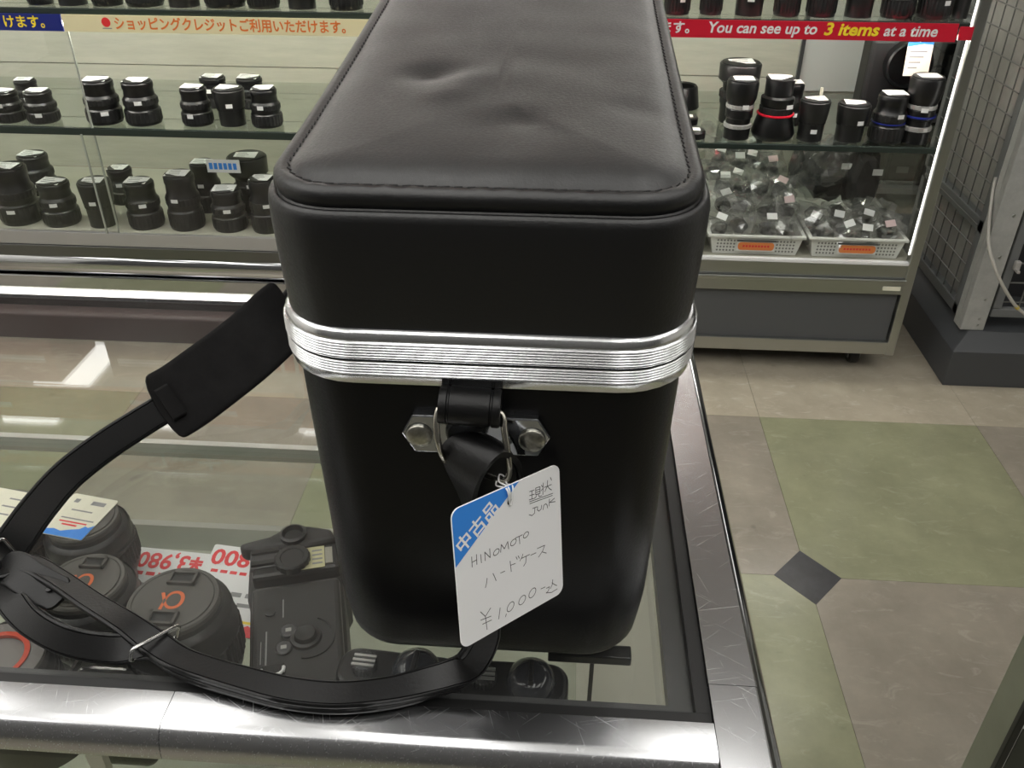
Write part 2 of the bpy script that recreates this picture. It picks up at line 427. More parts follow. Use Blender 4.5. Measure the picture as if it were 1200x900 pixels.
box('deck', (-1.10,.106,.262,.71,.585,.60), DECK, cn)
box('base_cabinet', (-1.10,.107,.2535,.724,.06,.585), PANELGREY, cn)
box('plinth', (-1.08,.09,.28,.70,0,.06), STEEL_DARK, cn)
box('inner_shelf', (-1.09,.02,.300,.640,.769,.775), SHELFGLASS, cn)
box('shelf_rail', (-1.09,.02,.634,.641,.7645,.780), STEEL_DULL, cn)
box('riser', (-.60,-.02,.502,.508,.775,.800), glassy('acrylic', (.9,.92,.9), .06, 0, .45, (.62,.62,.57)), cn)
for x in (-.75,): box('shelf_bracket', (x,x+.008,.31,.63,.758,.769), BLACKP, cn)
box('rack_arm', (.0,.05,.352,.362,.845,.852), BLACKP, cn, .001)
box('rack_post', (.0255,.0280,.352,.356,.60,.845), BLACKP, cn)
box('reflection_bar', (-1.09,.05,.680,.699,.862,.8885), mat('maroon_reflection', (.05,.03,.028), .5), cn, .002)  # added bar, coloured like the brown band mirrored in the glass

# ---------------------------------------------------------------- the black case
CX = -.032; CY = .502; B = ZG
case = thing('camera_case', (CX,CY,B), 'black leather hard case with ribbed silver band, standing on the glass counter', 'case')
def rise(y):
    t = max(0., min(1.25, (y-.318)/.25)); return .027*(t**1.25)/(1.25**1.25)*1.28
def lid_z(y, z):
    w = max(0., min(1., (z-.205)/.05)); return z + w*rise(y)
def sec(z, hw, hl, r):
    return [(x, y, B+z) for x, y in rr(CX, CY, hw, hl, r)]
body = [(.0,.0750,.1838,.027),(.0012,.0780,.1862,.029),(.004,.0796,.1874,.030),(.010,.0806,.1882,.031),(.018,.0815,.1889,.031),(.026,.0822,.1895,.031),(.031,.0826,.1898,.031),(.05,.0832,.1899,.031),(.09,.0844,.1899,.031),(.13,.0858,.1900,.031),(.176,.0872,.1902,.031)]
bm = loft(bmesh.new(), [sec(*s) for s in body])
obj('case_body', bm, BLACK_LEATHER, case, 50)
# lid: wall, rolled edge, groove, padded top
rings = []
wall = [(.190,.0872,0),(.205,.0885,0),(.222,.0896,0),(.238,.0903,0),(.2465,.0904,0),(.2492,.0898,0),(.2504,.0887,0),(.2506,.0875,0),(.2500,.0866,0),(.2508,.0860,0),(.2524,.0868,0),(.2546,.0872,0),(.2572,.0867,0),(.2588,.0848,0),(.2590,.0822,0),(.2582,.0806,0),(.2586,.0792,0),(.2602,.0765,0),(.2616,.072,0),(.2628,.065,0)]
z = .2628
for q in (.058,.052,.046,.040,.034,.028,.022,.016,.010,.005,.002):
    z += .00035*(q/.058); wall.append((z, q, 0))
DENT = ((-.066,.432,.0032,.011),(-.050,.425,-.0016,.012),(-.018,.378,.0016,.008),(-.028,.372,.0010,.014),(.030,.395,.0010,.009),(-.056,.405,-.0012,.008),(-.008,.3755,-.0010,.006))
for z, hw, _ in wall:
    ring = []
    for x, y in rr(CX, CY, hw, hw+.1032, max(.002, .033-(.0904-hw))):
        zz = lid_z(y, z)
        if z > .2570:
            for dx, dy, a, s in DENT:
                zz -= a*math.exp(-((x-dx)**2*.6+(y-dy)**2)/(s*s))
            zz += .0007*noise.noise(Vector((x*38, y*30, 3.1)))*min(1, (z-.257)/.004)
            if y < .335: zz += .0004*math.sin(x*520)*max(0., 1-abs(z-.2596)/.0025)
        ring.append((x, y, B+zz))
    rings.append(ring)
obj('case_lid', loft(bmesh.new(), rings, True, True), LID_LEATHER, case, 60)
bm = bmesh.new()
pts = [Vector((x, y, B+lid_z(y, .25835))) for x, y in rr(CX, CY, .0806, .1838, .0232)]
acc = 0; step = .0050; N = len(pts)
for i in range(N):
    a = pts[i]; b = pts[(i+1) % N]; d = (b-a).length
    while acc < d:
        p = a.lerp(b, acc/d); t = (b-a).normalized(); s = Vector((-t.y, t.x, 0)); n = t.cross(s)*-1
        q = (t + s*.22).normalized()
        vs = []
        for u in (-.0016,.0016):
            for v, h in ((-.00045,0),(0,.0005),(.00045,0)):
                vs.append(bm.verts.new(p + q*u + s*v + Vector((0,0,h))))
        bm.faces.new((vs[0],vs[1],vs[4],vs[3])); bm.faces.new((vs[1],vs[2],vs[5],vs[4])); bm.faces.new((vs[0],vs[2],vs[1])); bm.faces.new((vs[3],vs[4],vs[5]))
        acc += step
    acc -= d
tag(obj('lid_stitching', bm, THREAD, case), 'line of black stitches round the lid', kind='stuff')
def band(name, prof):
    rings = [[(x, y, B+z) for x, y in rr(CX, CY, .0870+o, .1898+o, .031+o)] for o, z in prof]
    return obj(name, loft(bmesh.new(), rings, False, False), ALU, case, 50)
def ribs(z, n, o, p=.0016):
    out = []
    for k in range(n):
        out += [(o-.0011,z),(o-.0002,z-p*.22),(o,z-p*.5),(o-.0002,z-p*.78)]; z -= p
    return out+[(o-.0011,z)]
band('upper_band', [(-.001,.1992),(.0020,.1992),(.0034,.1980),(.0040,.1950)] + ribs(.1945,6,.0050,.0013) + [(.0044,.1862),(-.001,.1860)])
band('lower_band', [(-.001,.1854),(.0042,.1852)] + ribs(.1849,5,.0046,.0013) + [(.0042,.1780),(.0036,.1772),(.0032,.1736),(.0022,.1730),(-.001,.1730)])
obj('front_seam', prism(bmesh.new(), [(-.0262,B+.167),(-.0262,B+.173),(-.0254,B+.173),(-.0254,B+.167)], .3105, .3155), THREAD, case)
box('front_seam', (-.0300,-.0288,.3120,.3160,B+.012,B+.045), THREAD, case)
# strap bracket with rivets
zc = 1.0432
pl = [(-.0685,zc),(-.0635,zc+.0098),(-.0080,zc+.0102),(-.0025,zc+.0005),(-.0078,zc-.0098),(-.0630,zc-.0100)]
br = obj('strap_bracket', prism(bmesh.new(), pl, .3085, .3140), mat('bracket_nickel', (.55,.57,.60), .10, 1), case, bev=.0007)
for x in (-.0605,-.0106):
    bm = lathe(bmesh.new(), [(.0060,0),(.0060,.0011),(.0055,.0017),(.0035,.0021),(.0005,.0023)], 20)
    bmesh.ops.transform(bm, matrix=Matrix.Translation((x,.3085,zc-.0005)) @ Matrix.Rotation(R(90),4,'X'), verts=bm.verts[:])
    obj('rivet', bm, BRASSY, br, 40)
bm = bmesh.new()
prof = [(.0060,-.0132),(.0080,-.0130),(.0084,-.0122),(.0084,-.0098),(.0078,-.0094),(.0078,-.0088),(.0084,-.0084),(.0084,.0084),(.0078,.0088),(.0078,.0094),(.0084,.0098),(.0084,.0122),(.0080,.0130),(.0060,.0132)]
lathe(bm, prof, 24)
bmesh.ops.transform(bm, matrix=Matrix.Translation((-.0370,.3035,1.0625)) @ Matrix.Rotation(R(3),4,'Y') @ Matrix.Rotation(R(90),4,'Y'), verts=bm.verts[:])
obj('strap_keeper', bm, STRAP_LEATHER, case, 40)
ringp = [(-.0505,.3020,1.0615),(-.0512,.2990,1.056),(-.0500,.2965,1.046),(-.0485,.3000,1.036),(-.0465,.3040,1.0315),(-.0430,.3050,1.0300),(-.0265,.2962,1.0302),(-.0212,.2944,1.0310),(-.0196,.2950,1.0350),(-.0205,.2965,1.044),(-.0222,.2990,1.0545),(-.0232,.3020,1.0600),(-.0300,.3035,1.0625),(-.0440,.3035,1.0632)]
cp = catmull(ringp+[ringp[0]], 4)[:-1]
obj('d_ring', tube(bmesh.new(), cp, .00145, 10, True), mat('ring_nickel', (.50,.48,.42), .2, 1), case, 60)
# strap: one long ribbon from the ring, down behind the price tag, over the glass to the buckle
# the strap end folded over the ring, its edge turned to the viewer
bk = catmull([(-.0385,.3020,.985),(-.0405,.3010,1.0107),(-.0480,.3012,1.0324),(-.0488,.3018,1.0425),(-.0418,.3020,1.0480),(-.0300,.3020,1.0480),(-.0205,.3025,1.0400),(-.0160,.3030,1.0280)], 6)
ft = catmull([(-.0330,.2900,1.000),(-.0344,.2880,1.0213),(-.0326,.2870,1.0327),(-.0282,.2885,1.0419),(-.0221,.2930,1.0456),(-.0158,.2985,1.0365),(-.0139,.3015,1.0207),(-.0150,.3030,1.008)], 6)
bm = bmesh.new(); rows = []
for i,(a_, b_) in enumerate(zip(bk, ft)):
    t_ = (ft[min(i+1,len(ft)-1)]-ft[max(i-1,0)]).normalized(); n_ = t_.cross(b_-a_).normalized()*.0013
    rows.append([bm.verts.new(p) for p in (a_+n_, a_.lerp(b_,.82)+n_, a_.lerp(b_,.86)+n_*.5, a_.lerp(b_,.90)+n_, b_+n_, b_-n_, a_-n_)])
for A_, B_ in zip(rows, rows[1:]):
    for j in range(7): bm.faces.new((A_[j],A_[(j+1)%7],B_[(j+1)%7],B_[j]))
bm.faces.new(rows[0][::-1]); bm.faces.new(rows[-1])
obj('strap_end', bm, STRAP_LEATHER, case, 45)
P = [(-.0390,.3000,1.004),(-.0375,.2985,.990),(-.0360,.2965,.975),(-.0335,.2945,.955),(-.0325,.2930,.934),(-.0385,.2905,.916),(-.0475,.2895,.9070),(-.0600,.2872,.9020),(-.0790,.2805,.9002),(-.1028,.2760,.9000),(-.1250,.2764,.9000),(-.1477,.2802,.9000),(-.1870,.2900,.9000),(-.2077,.3010,.9006),(-.2288,.2965,.9030),(-.2539,.2985,.9045),(-.2780,.3080,.9055),(-.2984,.3225,.9055),(-.3140,.3380,.9045)]
Nn = [(.5,-.85,.05),(.5,-.85,0),(.55,-.8,0),(.6,-.8,.1),(.4,-.85,.3),(.3,-.7,.6),(.15,-.45,.9),(.1,-.3,.95),(0,-.10,1),(0,-.05,1),(0,-.05,1),(0,0,1),(0,.1,1),(0,-.1,1),(0,-.7,.7),(0,-.8,.6),(.2,-.75,.6),(.4,-.6,.7),(.4,-.3,1)]
def strap_layer(name, P, Nn, w, th, lift=0.0, k=8):
    P = [Vector(p) + Vector(n).normalized()*lift for p, n in zip(P, Nn)]
    return obj(name, ribbon(bmesh.new(), P, Nn, w, th, k, groove=.0008), STRAP_LEATHER, case, 45)
st = strap_layer('shoulder_strap', P, Nn, .0160, .0034)
# second layer, doubled back through the buckle
P2 = P[3:14]; N2 = Nn[3:14]
P2 = [Vector(p) + Vector(n).normalized()*.0038 for p, n in zip(P2, N2)] + [(-.2270,.3100,.9080),(-.2520,.3225,.9090),(-.2790,.3370,.9105),(-.2990,.3460,.9110),(-.3110,.3440,.9090),(-.3190,.3410,.9060)]
N2 = N2 + [(0,.2,1),(.05,.3,1),(.05,.3,1),(.1,.1,1),(-.4,-.1,1),(-1,0,.3)]
obj('strap_fold', ribbon(bmesh.new(), P2, N2, .0152, .0034, 7, groove=.0007), STRAP_LEATHER, case, 45)
P = [(-.3185,.3455,.9065),(-.3060,.3420,.9110),(-.2930,.3350,.9110),(-.2800,.3300,.9085),(-.2700,.3270,.9070)]
tg = obj('strap_tongue', ribbon(bmesh.new(), P, [(.1,-.5,1)]*5, .0205, .0030, 6, round_ends=True), STRAP_LEATHER, case, 45)
bm = lathe(bmesh.new(), [(.0022,0),(.0022,.0006),(.001,.0012)], 12, (-.2790,.3290,.9102)); obj('snap_stud', bm, BLACKP, tg, 40)
# arching half of the strap with the shoulder pad
P = [(-.3150,.3440,.9060),(-.3195,.3560,.9085),(-.3195,.3700,.9105),(-.3200,.3980,.9110),(-.3175,.4280,.9112),(-.3070,.4590,.9120),(-.2910,.4880,.9140),(-.2740,.5110,.9175),(-.2555,.5300,.9245),(-.2390,.5520,.9321),(-.2260,.5750,.9382),(-.2200,.6050,.9420),(-.200,.650,.960),(-.150,.700,1.005),(-.090,.7080,1.030),(-.040,.7000,1.040)]
Nn = [(.9,-.3,.4),(.8,-.5,.5),(.6,-.6,.6),(.45,-.7,.6),(.4,-.75,.6),(.35,-.8,.6),(.25,-.85,.55),(.2,-.85,.5),(.2,-.85,.5),(.2,-.85,.5),(.3,-.8,.5),(.6,-.7,.5),(.2,-.3,.9),(-.4,.2,.8),(-.2,.8,.4),(0,1,.1)]
obj('shoulder_strap', ribbon(bmesh.new(), P, Nn, .0215, .0034, 8, groove=.0006), STRAP_LEATHER, case, 45)
P = [(-.2850,.4965,.9160),(-.2721,.5095,.9195),(-.2555,.5265,.9275),(-.2390,.5480,.9350),(-.2270,.5690,.9410),(-.2200,.5900,.9440),(-.2170,.6050,.9440)]
Nn = [(.2,-.85,.5)]*4+[(.25,-.85,.5),(.5,-.8,.45),(.8,-.6,.4)]
obj('shoulder_pad', ribbon(bmesh.new(), P, Nn, .052, .0046, 9, round_ends=True), SUEDE, case, 45)
bm = ribbon(bmesh.new(), [(-.2815,.4985,.9185),(-.2780,.5020,.9195),(-.2745,.5055,.9205)], [(.2,-.85,.5)]*3, .026, .0062, 4); obj('pad_loop', bm, SUEDE, case, 45)
# buckle and end ring
def frame_ring(name, c, xa, ya, w, h, r):
    c = Vector(c); xa = Vector(xa).normalized(); ya = Vector(ya); ya = (ya - xa*ya.dot(xa)).normalized()
    return obj(name, tube(bmesh.new(), [c + xa*x + ya*y for x, y in rr(0,0,w/2,h/2,.0022,4,4,4)], r, 8, True), CHROME, case, 60)
frame_ring('strap_buckle', (-.2085,.3015,.9035), (-.55,-.75,.15), (.3,-.1,.9), .027, .0115, .0011)
frame_ring('strap_ring', (-.3215,.3440,.9105), (.25,.9,.0), (-.5,0,.85), .030, .016, .0013)

# ---------------------------------------------------------------- price tag on the ring
Rm = Matrix(((0.7034,-0.7079,-0.0648),(0.7027,0.6786,0.2141),(-0.1076,-0.1961,0.9747)))
# local axes of the tag: x along the card, y = up the card, z = towards the reader
ax_x = Rm.col[0]; ax_y = Rm.col[2]; ax_z = -Rm.col[1]
TM = Matrix((ax_x, ax_y, ax_z)).transposed().to_4x4(); TM.translation = Vector((-.0177,.2774,1.0034))
pt = thing('price_tag', TM.translation, 'white handwritten price tag with blue corner, hanging in front of the case', 'price tag', rot=TM.to_euler())
def card(name, pts, z0, z1, m, parent, bev=0):
    return obj(name, prism(bmesh.new(), [(a/1000, b/1000) for a, b in pts], z0, z1, 'z'), m, parent, bev=bev)
outline = [(x*1000, y*1000) for x, y in rr(0,0,.0303,.0333,.0042,6,2,2)]
card('card', outline, -.0003, .0003, TAGWHITE, pt)
cl = [(-30.1,7.07),(6.3,33.1)] + [(-30.1+4.0-4.0*math.sin(R(a)), 33.1-4.0+4.0*math.cos(R(a))) for a in range(0,91,15)]
card('blue_corner', cl, .00032, .00040, TAGBLUE, pt)
for ch, (x, y) in zip('中古品', ((-24.6,16.6),(-17.3,20.9),(-10.1,25.3))):
    letters('lettering', ch, .0085, TAGWHITE, pt, Matrix.Translation((x/1000,y/1000-.0003,.00046)) @ Matrix.Rotation(R(33),4,'Z'), weight=.02)
bm = lathe(bmesh.new(), [(.0014,0),(.0014,.0002)], 16, (.00069,.0254,.00030)); obj('punched_hole', bm, mat('hole_dark', (.01,.01,.01), .9), pt)
STROKES= {'remark': [[(12.06, 26.05), (14.84, 25.81)], [(11.95, 24.14), (14.74, 23.78)], [(11.57, 22.22), (15.06, 21.81)], [(13.44, 25.88), (13.23, 21.93)], [(15.56, 23.24), (15.72, 26.4), (18.25, 26.15), (18.1, 22.97)], [(15.66, 25.28), (18.2, 25.02)], [(15.61, 24.26), (18.15, 24.0)], [(15.56, 23.24), (18.1, 22.97)], [(16.25, 22.98), (15.79, 22.23), (14.78, 21.8)], [(17.24, 22.95), (17.46, 21.59), (19.16, 21.41)], [(20.3, 27.24), (19.75, 21.65)], [(19.13, 26.52), (19.79, 25.47)], [(18.71, 23.9), (19.89, 24.62)], [(20.9, 24.82), (25.09, 24.67)], [(22.89, 27.45), (22.63, 24.76), (20.95, 22.71)], [(22.77, 24.71), (23.71, 23.19), (25.12, 21.97)], [(24.67, 28.31), (25.32, 26.68)], [(11.79, 21.21), (25.76, 20.08)], [(11.88, 20.25), (25.43, 19.15)], [(13.41, 17.33), (15.96, 17.16)], [(14.82, 17.25), (14.4, 14.61), (12.82, 14.07), (11.19, 15.18)], [(16.38, 17.11), (16.16, 15.56), (17.11, 14.59), (18.43, 15.14), (18.8, 16.87)], [(19.54, 14.34), (20.07, 16.26), (21.24, 16.63), (22.07, 15.72), (22.29, 14.1)], [(23.63, 18.07), (23.19, 14.69)], [(26.67, 17.26), (23.55, 16.33), (27.04, 15.46)]], 'name': [[(-21.59, 8.42), (-21.72, 3.59)], [(-19.03, 8.44), (-19.15, 3.7)], [(-21.54, 5.79), (-19.1, 5.97)], [(-16.8, 7.46), (-16.72, 3.42)], [(-14.63, 3.53), (-14.58, 7.64), (-11.85, 3.8), (-11.8, 8.16)], [(-6.81, 4.68), (-7.24, 4.12), (-7.89, 3.72), (-8.62, 3.56), (-9.29, 3.67), (-9.77, 4.03), (-9.96, 4.56), (-9.83, 5.17), (-9.4, 5.73), (-8.76, 6.13), (-8.03, 6.29), (-7.36, 6.18), (-6.88, 5.82), (-6.68, 5.29), (-6.81, 4.68)], [(-6.0, 3.8), (-5.35, 7.35), (-3.79, 4.59), (-1.71, 7.31), (-1.41, 3.56)], [(3.02, 5.26), (2.58, 4.69), (1.92, 4.28), (1.16, 4.12), (0.47, 4.23), (-0.03, 4.59), (-0.23, 5.14), (-0.1, 5.75), (0.33, 6.32), (0.99, 6.72), (1.74, 6.89), (2.44, 6.78), (2.94, 6.42), (3.15, 5.88), (3.02, 5.26)], [(2.65, 7.11), (6.81, 7.01)], [(4.86, 7.0), (5.05, 3.27)], [(10.33, 5.93), (9.92, 5.39), (9.29, 5.01), (8.59, 4.85), (7.94, 4.96), (7.47, 5.3), (7.28, 5.8), (7.4, 6.38), (7.81, 6.91), (8.43, 7.29), (9.13, 7.45), (9.78, 7.35), (10.25, 7.01), (10.45, 6.51), (10.33, 5.93)]], 'kind': [[(-14.23, -5.26), (-14.66, -7.42), (-15.46, -9.39)], [(-10.86, -4.46), (-10.07, -6.59), (-9.41, -8.67)], [(-6.67, -6.13), (-4.23, -6.29)], [(-0.99, -2.75), (-0.64, -8.16)], [(-0.71, -4.9), (1.9, -5.23)], [(2.5, -2.16), (3.11, -3.62)], [(3.75, -2.23), (4.36, -3.69)], [(6.54, -2.49), (5.89, -3.89), (4.56, -5.09)], [(5.73, -4.29), (10.4, -4.42)], [(8.41, -4.39), (7.95, -7.45), (6.61, -8.66)], [(11.08, -5.08), (14.24, -5.24)], [(15.2, -3.47), (19.71, -3.71), (18.27, -6.14), (15.69, -8.07)], [(17.97, -6.38), (20.54, -8.11)]], 'price': [[(-19.03, -19.8), (-16.51, -23.35)], [(-13.35, -20.56), (-16.51, -23.35), (-16.08, -30.26)], [(-19.21, -23.92), (-13.39, -24.78)], [(-18.34, -26.42), (-13.27, -26.8)], [(-8.1, -23.14), (-9.28, -28.32)], [(-4.82, -27.84), (-5.33, -29.19)], [(-0.3, -25.85), (-0.92, -26.72), (-1.78, -27.34), (-2.72, -27.59), (-3.54, -27.41), (-4.09, -26.84), (-4.25, -26.0), (-4.0, -25.05), (-3.38, -24.18), (-2.52, -23.56), (-1.59, -23.31), (-0.76, -23.49), (-0.21, -24.05), (-0.05, -24.89), (-0.3, -25.85)], [(6.69, -25.76), (6.08, -26.6), (5.22, -27.2), (4.27, -27.42), (3.43, -27.24), (2.86, -26.69), (2.68, -25.88), (2.91, -24.96), (3.51, -24.13), (4.37, -23.53), (5.31, -23.3), (6.15, -23.48), (6.73, -24.03), (6.92, -24.84), (6.69, -25.76)], [(12.99, -25.02), (12.35, -25.92), (11.46, -26.55), (10.48, -26.8), (9.63, -26.62), (9.05, -26.04), (8.87, -25.19), (9.13, -24.22), (9.76, -23.33), (10.64, -22.7), (11.61, -22.44), (12.47, -22.62), (13.05, -23.19), (13.24, -24.05), (12.99, -25.02)], [(16.33, -24.99), (19.0, -25.24)], [(19.7, -26.32), (21.65, -26.36), (20.81, -28.25), (19.44, -28.62), (22.86, -29.99), (26.54, -29.8)], [(23.89, -23.59), (23.49, -25.94), (22.2, -27.63)], [(23.38, -25.0), (24.68, -26.5), (26.31, -27.9)]]}
def pen(name, lines):
    bm = bmesh.new()
    for L in lines:
        P = [Vector((a/1000, b/1000, .00036)) for a, b in L]
        for a, b in zip(P, P[1:]):
            t = (b-a); 
            if t.length < 1e-6: continue
            t.normalize(); s = Vector((-t.y, t.x, 0))*.00017; a2 = a - t*.0001; b2 = b + t*.0001
            bm.faces.new([bm.verts.new(p) for p in (a2-s, b2-s, b2+s, a2+s)])
    for f in bm.faces:
        f.normal_update()
    return obj('handwriting', bm, INKM, pt)
for k, v in STROKES.items(): pen(k, v)
# string: a white loop from the ring down to the hole
inv = TM.inverted()
def tl(p): return inv @ Vector(p)
hole = Vector((.00069,.0254,.0006))
a = tl((-.0238,.2915,1.0320)); b = tl((-.0205,.2910,1.0315)); a2 = tl((-.0240,.2965,1.0320))
lp = catmull([hole, Vector((.0000,.0325,.0009)), a, a2, tl((-.0220,.2975,1.0300)), b, Vector((.0022,.0325,.0009)), hole+Vector((.0006,-.0004,.0003)), hole+Vector((-.0004,-.0012,.0001)), hole], 5)
obj('tag_string', tube(bmesh.new(), lp, .00038, 6), WHITE, pt, 60)
lp = catmull([hole+Vector((-.0005,0,0)), Vector((-.0012,.0325,.0010)), tl((-.0252,.2915,1.0300)), tl((-.0243,.2965,1.0310))], 5)
obj('tag_string', tube(bmesh.new(), lp, .00038, 6), WHITE, pt, 60)

# ---------------------------------------------------------------- goods inside the counter
ZS = .775
def counter_lens(x, y, r, top, label, kind):
    h = top-ZS
    t = thing('camera_lens', (x,y,ZS), label, 'lens', local=True)
    lathe_b = [(r*.72,0),(r*.74,.004),(r*.80,.006),(r*.84,h*.30),(r*1.0,h*.42),(r*1.06,h*.50),(r*1.06,h*.78),(r*1.02,h*.80),(r*1.02,h*.90),(r*1.0,h*.93),(r*1.0,h-.0075),(r*.97,h-.0055),(r*.86,h-.0035),(r*.855,h)]
    obj('barrel', lathe(bmesh.new(), lathe_b, 40), BODYGREY, t, 35)
    obj('focus_ring', lathe(bmesh.new(), [(r*1.06,h*.52),(r*1.09,h*.53),(r*1.09,h*.74),(r*1.06,h*.75)], 96, rib=.0007), RIBBED, t, 20)
    if kind in ('cap','tag'):
        c = obj('lens_cap', lathe(bmesh.new(), [(r*.85,h-.002),(r*.85,h+.003),(r*.82,h+.0042),(r*.76,h+.0042),(r*.75,h+.0036),(r*.74,h+.0036),(r*.73,h+.0045),(.001,h+.0045)], 48), CAPGREY, t, 30)
    if kind == 'cap':
        for s in (1,-1):
            bm = bmesh.new(); w = r*.26
            yy0, yy1 = sorted((s*r*.34, s*r*.66))
            bx(bm,-w,w,yy0,yy1,h+.0042,h+.0052); pr = obj('cap_grip', bm, BLACKM, c, bev=.0004)
            bm = bmesh.new()
            for u0,u1,v0,v1 in ((-w,w,yy0,yy0+.0016),(-w,w,yy1-.0016,yy1),(-w,-w+.0016,yy0,yy1),(w-.0016,w,yy0,yy1)):
                bx(bm,u0,u1,v0,v1,h+.0045,h+.0070)
            obj('cap_grip_rim', bm, CAPGREY, c)
        letters('mark', 'α', r*.80, ALPHA, c, Matrix.Translation((0,-r*.06,h+.0047)) @ Matrix.Rotation(R(192),4,'Z'), weight=.0)
    if kind == 'tag':
        pass
    return t, h
t1, h1 = counter_lens(-.3040,.3890,.0305,.8500,'upright lens with orange cap mark, left one of two beside the strap loop','cap')
t2, h2 = counter_lens(-.2290,.3610,.0325,.8680,'upright lens with orange cap mark, right one of two, nearest the red price cards','cap')
t3, h3 = counter_lens(-.3350,.4500,.0285,.8480,'upright lens under glass with white and blue sticker on its cap, behind the strap','tag')
t4, h4 = counter_lens(-.3980,.4530,.0300,.8480,'upright lens at left frame edge with plain white sticker on its cap','tag')
def sticker(t, h, blue):
    k = thing  # the card lies on the cap and moves with the lens
    c = obj('price_sticker', prism(bmesh.new(), rr(0,0,.0185,.0215,.002,4,2,2), h+.0046, h+.0052, 'z'), CREAM, t)
    c.rotation_euler = (0,0,R(-10)); c.location = (-.004,.001,0)
    if blue:
        cl = [(-.0185,-.0213),(-.0185,-.0150),(-.0140,-.0168),(-.008,-.0152),(-.002,-.0165),(.004,-.0140),(.010,-.0120),(.0125,-.0085),(.0150,-.0095),(.0185,-.0065),(.0185,-.0213)]
        cl = [(-a,b) for a,b in cl]
        c2 = obj('blue_band', prism(bmesh.new(), [(-a,b) for a,b in cl], h+.00525, h+.0054, 'z'), TAGBLUE, c)
        bm = bmesh.new()
        bx(bm,.001,.012,.0125,.0165,h+.00525,h+.0053); bx(bm,-.013,-.009,.0125,.0165,h+.00525,h+.0053); bx(bm,-.009,.008,.0045,.0058,h+.00525,h+.0053)
        bx(bm,-.011,.015,-.0040,-.0028,h+.00525,h+.0053); obj('print', bm, PRINTGREY, c)
        bm = bmesh.new(); bx(bm,-.010,.012,-.0075,-.0062,h+.00525,h+.0053); bx(bm,-.006,.006,-.0105,-.0090,h+.00525,h+.0053); obj('red_print', bm, RED, c)
    else:
        bm = bmesh.new()
        for i in range(3): bx(bm, .002,.014, .012-i*.008,.0134-i*.008, h+.0052,h+.0053)
        obj('print', bm, PRINTGREY, c)
sticker(t3, h3, True); sticker(t4, h4, False)
# lens with the red ring, bottom left
t5, h5 = counter_lens(-.3280,.3260,.0285,.8500,'grey-faced lens with red ring at the lower left frame edge under glass','plain')
obj('front_face', lathe(bmesh.new(), [(.0275,h5-.001),(.0275,h5+.002),(.0195,h5+.0025),(.0185,h5+.0005),(.001,h5+.0005)], 40), mat('ring_face_grey', (.16,.15,.14), .45), t5, 30)
obj('red_ring', lathe(bmesh.new(), [(.0195,h5+.001),(.0195,h5+.0034),(.0165,h5+.0034),(.0165,h5+.001)], 40, cap=False), mat('ring_red', (.55,.06,.025), .35), t5, 30)
bm = lathe(bmesh.new(), [(.0400,ZS-ZS),(.0400,.058),(.0385,.0605),(.0365,.0605),(.0365,.0)], 40, cap=False); 
t6 = thing('lens_hood', (-.3270,.3380,ZS), 'round black lens hood ringing the grey-faced lens at lower left', 'lens hood', local=True)
obj('hood_wall', bm, BLACKP, t6, 30)
# black glossy pouch with two white slashes
t7 = thing('black_camera_box', (-.2620,.3230,ZS), 'glossy black box with two white slashes, under the strap loop at lower left', 'box', local=True)
obj('box_body', prism(bmesh.new(), rr(0,0,.022,.0125,.006,5,3,3), 0,.066,'z'), mat('gloss_black', (.006,.006,.007), .12), t7, bev=.004, seg=3)
for dx in (0,.0035):
    obj('white_slash', prism(bmesh.new(), [(-.014+dx,.004-dx),(-.002+dx,.0015-dx),(.008+dx,-.0022-dx),(.000+dx,-.0016-dx),(-.007+dx,-.0006-dx)], .0661,.0664,'z'), WHITE, t7)
t8 = box('paper_scrap', (-.268,-.258,.294,.2990,ZS,ZS+.055), CREAM); tag(t8, 'small pale folded paper scrap at the front edge under glass', 'paper')
# price cards seen upside down
def price_card(c, rot, w, h, text, label, second, frame, tw=.053, tx0=0.0):
    t = thing('price_card', c, label, 'price card', 'price cards in the counter', rot=(R(14),0,R(rot)))
    obj('card', prism(bmesh.new(), rr(0,0,w/2,h/2,.0015,3,2,2), 0,.0008,'z'), WHITE, t)
    letters('lettering', text, .0185, RED, t, Matrix.Translation((tx0,h*.5-.0098,.0010)) @ Matrix.Rotation(R(180),4,'Z'), weight=.025, width=tw, ay='CENTER')
    for y, s, tx, m in second:
        bm = bmesh.new()
        for k in range(tx): bx(bm, -w*.40+k*w*.8/tx, -w*.40+(k+.72)*w*.8/tx, y-s/2, y+s/2, .00085, .00095)
        obj('small_print', bm, m, t)
    if frame:
        pts = [(-w/2,-h/2),(w/2,-h/2),(w/2,-h/2+.006)]+[(w/2-w*(i+1)/9,-h/2+(.009 if i%2==0 else .0055)) for i in range(8)]+[(-w/2,-h/2+.006)]
        obj('flame_border', prism(bmesh.new(), pts, .00085,.0010,'z'), RED, t)
        obj('flame_border', prism(bmesh.new(), [(-w/2,-h/2+.010),(w/2,-h/2+.010),(w/2,-h/2+.012),(-w/2,-h/2+.012)], .00085,.0010,'z'), YELLOW, t)
    return t
price_card((-.2950,.4610,.786),-4,.060,.046,'¥3,980','white card with red figures 3,980, upside down beside the two marked lenses',[(.0010,.0030,5,RED),(-.008,.0022,7,PRINTGREY)],False)
price_card((-.2370,.4500,.7875),-6,.058,.072,'2,800','white card with red figures 800 and flame border, upside down left of the camera',[(.0135,.0026,6,RED),(-.004,.0036,4,PRINTGREY),(-.012,.0030,3,PRINTGREY)],True, .047, -.0035)
